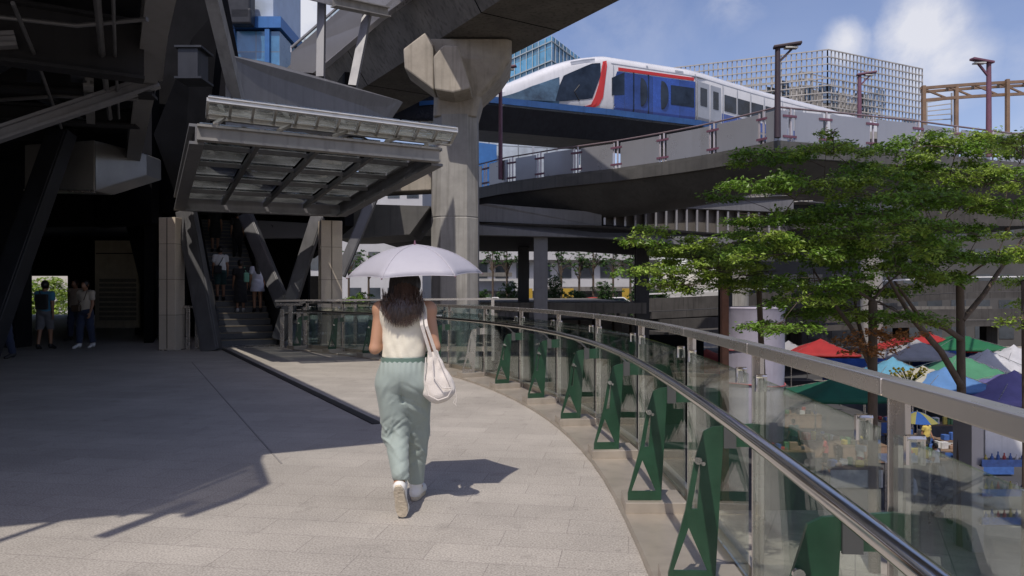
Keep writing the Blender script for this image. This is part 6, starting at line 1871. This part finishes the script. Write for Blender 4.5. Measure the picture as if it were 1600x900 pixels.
def drape(F, X, Y, Z):
    gath = 0.0026 * np.sin(X * 190) * np.clip((Z - 0.86) * 9, 0, 1) * (Z < 0.975)
    F = F + gath
    for (x0, z0, ang, ln, w, amp) in CREASES:
        c_, s_ = math.cos(ang), math.sin(ang)
        u = (X - x0) * c_ + (Z - z0) * s_; v = -(X - x0) * s_ + (Z - z0) * c_ + 2.2 * u * u
        F = F + amp * np.exp(-(v / w) ** 2 - (u / ln) ** 2)
    F = F + 0.011 * np.exp(-(X / 0.012) ** 2) * np.clip((0.90 - Z) * 8, 0, 1) * (Y < 0.0) * (Z > 0.70)
    F = F + 0.0045 * np.sin(44 * X + 6 * Z + 2.5 * np.sin(5 * Z)) * np.clip((0.84 - Z) * 3, 0, 1)
    # hems: the trailing leg ends on a plane across the shin, the leading leg level
    hl = ((Z - 0.235) + (Y + 0.2) * 0.35)
    cutl = np.where((X < 0.12) & (Y < 0.0), -hl, -(Z - 0.11))
    return np.maximum(np.maximum(F, cutl), Z - 0.998)


S.each(drape); S.build('wide_trousers', C_SAGE, woman)
MB().loft([[Vector((0.1475 * math.cos(a), -0.002 + 0.1155 * math.sin(a), z)) for a in [2 * math.pi * k / 40 for k in range(40)]] for z in (0.958, 0.995)], cap=False).build('waistband', cloth_mat('sage_band', (0.12, 0.19, 0.155), 0.2), woman, local=True, smooth=True)
# trainers
M_SHOE = pbr('white_trainer', (0.70, 0.69, 0.66), 0.55, 0, 0.08, 8); M_SOLE = pbr('rubber_sole', (0.52, 0.45, 0.34), 0.7, 0, 0.25, 14, bump=0.5, bscale=55)


def trainer(heel, toe, upv, lab=None):
    """shoe between heel and toe points of the sole, UPV pointing from the sole into the shoe"""
    heel, toe, upv = np.array(heel), np.array(toe), np.array(upv, float)
    f = toe - heel; L = np.linalg.norm(f); f /= L; upv -= f * (upv @ f); upv /= np.linalg.norm(upv); sd = np.cross(f, upv)
    S = SDF(np.minimum(heel, toe) - 0.13, np.maximum(heel, toe) + 0.14, 0.005)
    P = lambda a, u, w=0.0: heel + f * (a * L) + upv * u + sd * w
    S.cone(P(0.14, 0.045), P(0.80, 0.036), 0.036, 0.038, 0.02); S.cone(P(0.80, 0.036), P(0.90, 0.030), 0.038, 0.028, 0.02)
    S.cone(P(0.15, 0.05), P(0.2, 0.10), 0.036, 0.040, 0.02); S.cone(P(0.35, 0.06), P(0.22, 0.10), 0.036, 0.036, 0.02)
    S.each(lambda F, X, Y, Z: np.maximum(F, -((X - heel[0]) * upv[0] + (Y - heel[1]) * upv[1] + (Z - heel[2]) * upv[2] - 0.016)))
    sh_ = S.build('shoe', M_SHOE, woman)
    m = MB(); pts = []
    for k in range(28):
        a = 2 * math.pi * k / 28; x = 0.5 - 0.5 * math.cos(a); w = 0.042 * math.sin(a) * (0.80 + 0.35 * x - 0.2 * (x > 0.93)) * (1 if True else 1)
        waist = 1 - 0.16 * math.exp(-((x - 0.42) / 0.16) ** 2)
        sgn = 1 if math.sin(a) >= 0 else -1
        w = sgn * 0.043 * (abs(math.sin(a)) ** 0.6) * (0.86 + 0.16 * x) * waist
        pts.append((x * 0.985, w))
    m.loft([[Vector(P(x, 0.0, w * 0.96)) for x, w in pts], [Vector(P(x, 0.008, w)) for x, w in pts], [Vector(P(x, 0.026, w * 1.02)) for x, w in pts]])
    m.build('sole', M_SOLE, sh_, local=True, smooth=True, angle=50)


trainer((0.005, -0.285, 0.220), (0.028, -0.215, 0.006), (0.0, 1.0, 0.25))
trainer((0.045, 0.165, 0.004), (0.075, 0.405, 0.004), (0, 0, 1))
# hair: a cap, then strands
hd = J['head']
S = SDF((-0.2, -0.2, 1.1), (0.2, 0.25, 1.65), 0.006)
S.ell((hd[0], hd[1] - 0.012, hd[2] + 0.014), (0.084, 0.103, 0.112), 0.01)
S.cone((hd[0], hd[1] - 0.055, hd[2] - 0.02), (hd[0] - 0.008, -0.075, 1.33), 0.085, 0.080, 0.04, flat=(1.22, 0.58, 1))
S.cone((hd[0] - 0.008, -0.080, 1.33), (hd[0] - 0.01, -0.088, 1.285), 0.080, 0.05, 0.03, flat=(1.3, 0.34, 1))
S.ell((hd[0], hd[1] + 0.10, hd[2] - 0.045), (0.062, 0.07, 0.10), 0.01, 'sub')
S.each(lambda F, X, Y, Z: F + 0.0012 * np.sin(260 * X + 2 * np.sin(9 * Z)) * (Y < 0.03))
hair = S.build('hair', M_HAIR, woman)
M_STRAND = pbr('brown_black_hair', (0.055, 0.030, 0.021), 0.28, 0, 0.4, 3, spec=0.6, island=0.5)
m = MB(); r = random.Random(3)
for k in range(1150):
    a = r.uniform(-1.25, 1.25)                                    # round the back of the head
    x0, y0 = hd[0] + 0.086 * math.sin(a), hd[1] - 0.012 - 0.104 * math.cos(a)
    ztip = 1.185 + 0.070 * (a / 1.2) ** 2 + abs(r.gauss(0, 0.040)) + (0.05 * r.random() if r.random() < .3 else 0)
    wx = 0.146 * math.sin(a * 0.80) * r.uniform(0.85, 1.1)
    P0 = Vector((x0 * 0.6, y0 * 0.75, hd[2] + 0.095)); P1 = Vector((x0 * 1.03, y0 - 0.004, hd[2] + 0.0))
    P2 = Vector((hd[0] + wx * 0.9, -0.092 - 0.030 * math.cos(a) + r.uniform(-.012, .010), 1.36)); P3 = Vector((hd[0] + wx * 1.02 + r.uniform(-.01, .01), -0.105 - 0.028 * math.cos(a * 1.1) + r.uniform(-.016, .006), ztip + 0.07)); P4 = Vector((hd[0] + wx + r.uniform(-.026, .026), -0.112 - 0.02 * math.cos(a) + r.uniform(-.012, .01), ztip))
    pts = []
    ctrl = [P0, P1, P2, P3, P4]
    for i in range(4):
        A = ctrl[max(i - 1, 0)]; B = ctrl[i]; C = ctrl[i + 1]; D = ctrl[min(i + 2, 4)]
        for t in (0, 0.34, 0.67):
            pts.append(0.5 * ((2 * B) + (C - A) * t + (2 * A - 5 * B + 4 * C - D) * t * t + (3 * B - A - 3 * C + D) * t ** 3))
    pts.append(P4); n_ = len(pts); w = r.uniform(0.0015, 0.0032)
    m.tube(pts, [w * (1 - 0.85 * (i / (n_ - 1)) ** 2.2) for i in range(n_)], 4, cap=False)
m.build('hair_strands', M_STRAND, woman, local=True, smooth=True)

# the umbrella
UB = Vector((WX + 0.06, WY + 0.10, 0))
um = thing('umbrella', 'pale lilac grey umbrella held over the woman', 'umbrella', (UB.x, UB.y, 1.15))
UZ = 1.735; UR = 0.448
tilt = Euler((R(3.0), R(-1.6), 0)).to_matrix()


def um_p(rad, ang, zoff=0.0):
    f = rad / UR; z = -0.205 * (0.30 * f + 0.70 * f ** 2.9)
    return Vector((UB.x, UB.y, UZ)) + tilt @ Vector((rad * math.cos(ang), rad * math.sin(ang), z + zoff))


M_UMB = pbr('umbrella_fabric', (0.435, 0.425, 0.475), 0.55, 0, 0.04, 4, bump=0.08, bscale=30, transl=0.12)
m = MB(); vs = []; NR, NA = 12, 6; angs = [R(10 + 60 * k) for k in range(6)]
rings = []
for i in range(NR + 1):
    f = i / NR; ring = []
    for k in range(6):
        for j in range(NA):
            t = j / NA; a0 = angs[k]; a1 = a0 + R(60)
            # straight between the ribs with a slight sag of the cloth
            P = um_p(max(UR * f, 0.002), a0).lerp(um_p(max(UR * f, 0.002), a1), t)
            c = um_p(0.001, 0); sagk = math.sin(math.pi * t)
            P = P + (P - c) * (-0.0 * sagk) + Vector((0, 0, (0.018 * f * (1 - 0.9 * f) - 0.0) * sagk)) + (P - c) * (0.055 * sagk * (1 - f) * f * 2) - (P - c) * (0.035 * sagk * f ** 4)
            ring.append(P)
    rings.append(ring)
m.loft(rings, cap=False)
o = m.build('canopy', M_UMB, um, smooth=True, angle=180)
o.modifiers.new('thickness', 'SOLIDIFY').thickness = 0.0015
for k in range(6):
    MB().tube([um_p(UR * i / 8, angs[k], -0.006) for i in range(9)], 0.0028, 6).build('rib', M_STEEL, um)
    MB().sphere(um_p(UR + 0.004, angs[k], -0.001), 0.005, 8, 6).build('rib_tip', M_PLUM, um)
    tube_pts = [um_p(UR * f_, angs[k], 0.0025) for f_ in [i / 10 for i in range(11)]]
    MB().tube(tube_pts, 0.0017, 5).build('seam', pbr('umbrella_seam', (0.52, 0.50, 0.54), 0.6), um)
hem = MB().tube([p + Vector((0, 0, 0.0)) for p in rings[-1]] + [rings[-1][0]], 0.0022, 5, cap=False).build('hem', MATS['umbrella_seam'], um)
MB().tube([um_p(0.001, 0, 0.0), um_p(0.001, 0, 0.012), um_p(0.001, 0, 0.03)], [0.010, 0.007, 0.003], 10).build('ferrule', M_PLUM, um, smooth=True)
top_ = um_p(0.001, 0, 0); grip = Vector((WX + 0.005, WY + 0.265, 1.10))
MB().tube([top_, Vector((WX + 0.005, WY + 0.26, 1.20)).lerp(top_, 0.0)], 0.0055, 8).build('shaft', M_STEEL, um, smooth=True)
MB().tube([Vector((WX + 0.005, WY + 0.26, 1.225)), grip, grip + Vector((0, 0.002, -0.05))], [0.012, 0.013, 0.012], 10).build('handle', M_RUBBER, um, smooth=True)

# tote bag on her right shoulder
tg = thing('tote_bag', 'white cloth tote bag hanging from the right shoulder of the woman', 'bag', (WX + 0.21, WY - 0.07, 0.70))
C_TOTE = cloth_mat('tote_cloth', (0.66, 0.61, 0.56), 0.3, 0.06)
S = SDF((-0.16, -0.15, -0.02), (0.24, 0.15, 0.40), 0.005)
S.cone((-0.036, 0.0, 0.335), (-0.044, 0.0, 0.07), 0.008, 0.032, 0.03, flat=(1, 1.1, 1))
S.cone((-0.008, 0.0, 0.32), (0.012, 0.0, 0.062), 0.012, 0.058, 0.03, flat=(1, 0.95, 1))
S.cone((0.012, 0.0, 0.335), (0.098, 0.0, 0.088), 0.008, 0.038, 0.03, flat=(1, 1.0, 1))
S.cone((-0.025, 0, 0.14), (0.065, 0, 0.14), 0.050, 0.050, 0.03, flat=(1, .8, 1))
S.ell((0.030, 0, 0.072), (0.086, 0.050, 0.066), 0.03)
S.each(lambda F, X, Y, Z: F + 0.0022 * np.sin(120 * (X - 0.30 * (X + .02) * Z / .3) + 4 * np.sin(11 * Z)) * np.clip((Z - 0.08) * 6, 0, 1) + 0.0012 * np.sin(60 * Z - 50 * X + 3 * np.sin(30 * X)) * np.clip((0.2 - Z) * 8, 0, 1))
q = S.build('pouch', C_TOTE, tg); q.location = (0, 0, 0)
b0 = tg.location
for (xo, off) in ((-0.018, -0.036), (0.020, 0.005)):
    m = MB(); loc0 = Vector(b0)
    top1 = Vector((WX + 0.100 + (0.022 if xo > 0 else -0.004), WY + 0.008, 1.378 - (0.012 if xo > 0 else 0)))
    pts = [loc0 + Vector((xo, -0.012, 0.295)), loc0.lerp(top1, 0.6) + Vector((xo * .4, -0.10, 0.1)), top1 + Vector((0.01, -0.060, -0.018)), top1, top1 + Vector((0.005, 0.055, -0.02)), top1 + Vector((0.02, 0.10, -0.16)), loc0 + Vector((xo, 0.03, 0.30))]
    m.path(pts, 0.020, 0.004, up=(0.15, 1, 0)); m.build('strap', C_TOTE, tg)
for (pts_, ) in (([(-0.052, -0.035, 0.30), (-0.060, -0.050, 0.16), (-0.030, -0.064, 0.06), (0.03, -0.066, 0.03)],), ([(0.025, -0.030, 0.31), (0.075, -0.050, 0.19), (0.118, -0.052, 0.10), (0.09, -0.060, 0.05), (0.03, -0.066, 0.03)],), ([(-0.01, -0.035, 0.30), (0.0, -0.066, 0.18), (0.055, -0.075, 0.11), (0.115, -0.050, 0.105)],)):
    MB().tube([Vector(b0) + Vector(q) for q in pts_], 0.004, 6).build('seam', C_TOTE, tg, smooth=True)
m = MB(); e_ = Vector(b0) + Vector((0.135, -0.03, 0.10))
m.tube([e_, e_ + Vector((.01, 0, -.05)), e_ + Vector((.004, 0, -.10))], .0018, 4); m.tube([e_ + Vector((.004, 0, -.06)), e_ + Vector((-.012, 0, -.09)), e_ + Vector((.01, 0, -.11))], .0018, 4)
m.build('cord', C_TOTE, tg)
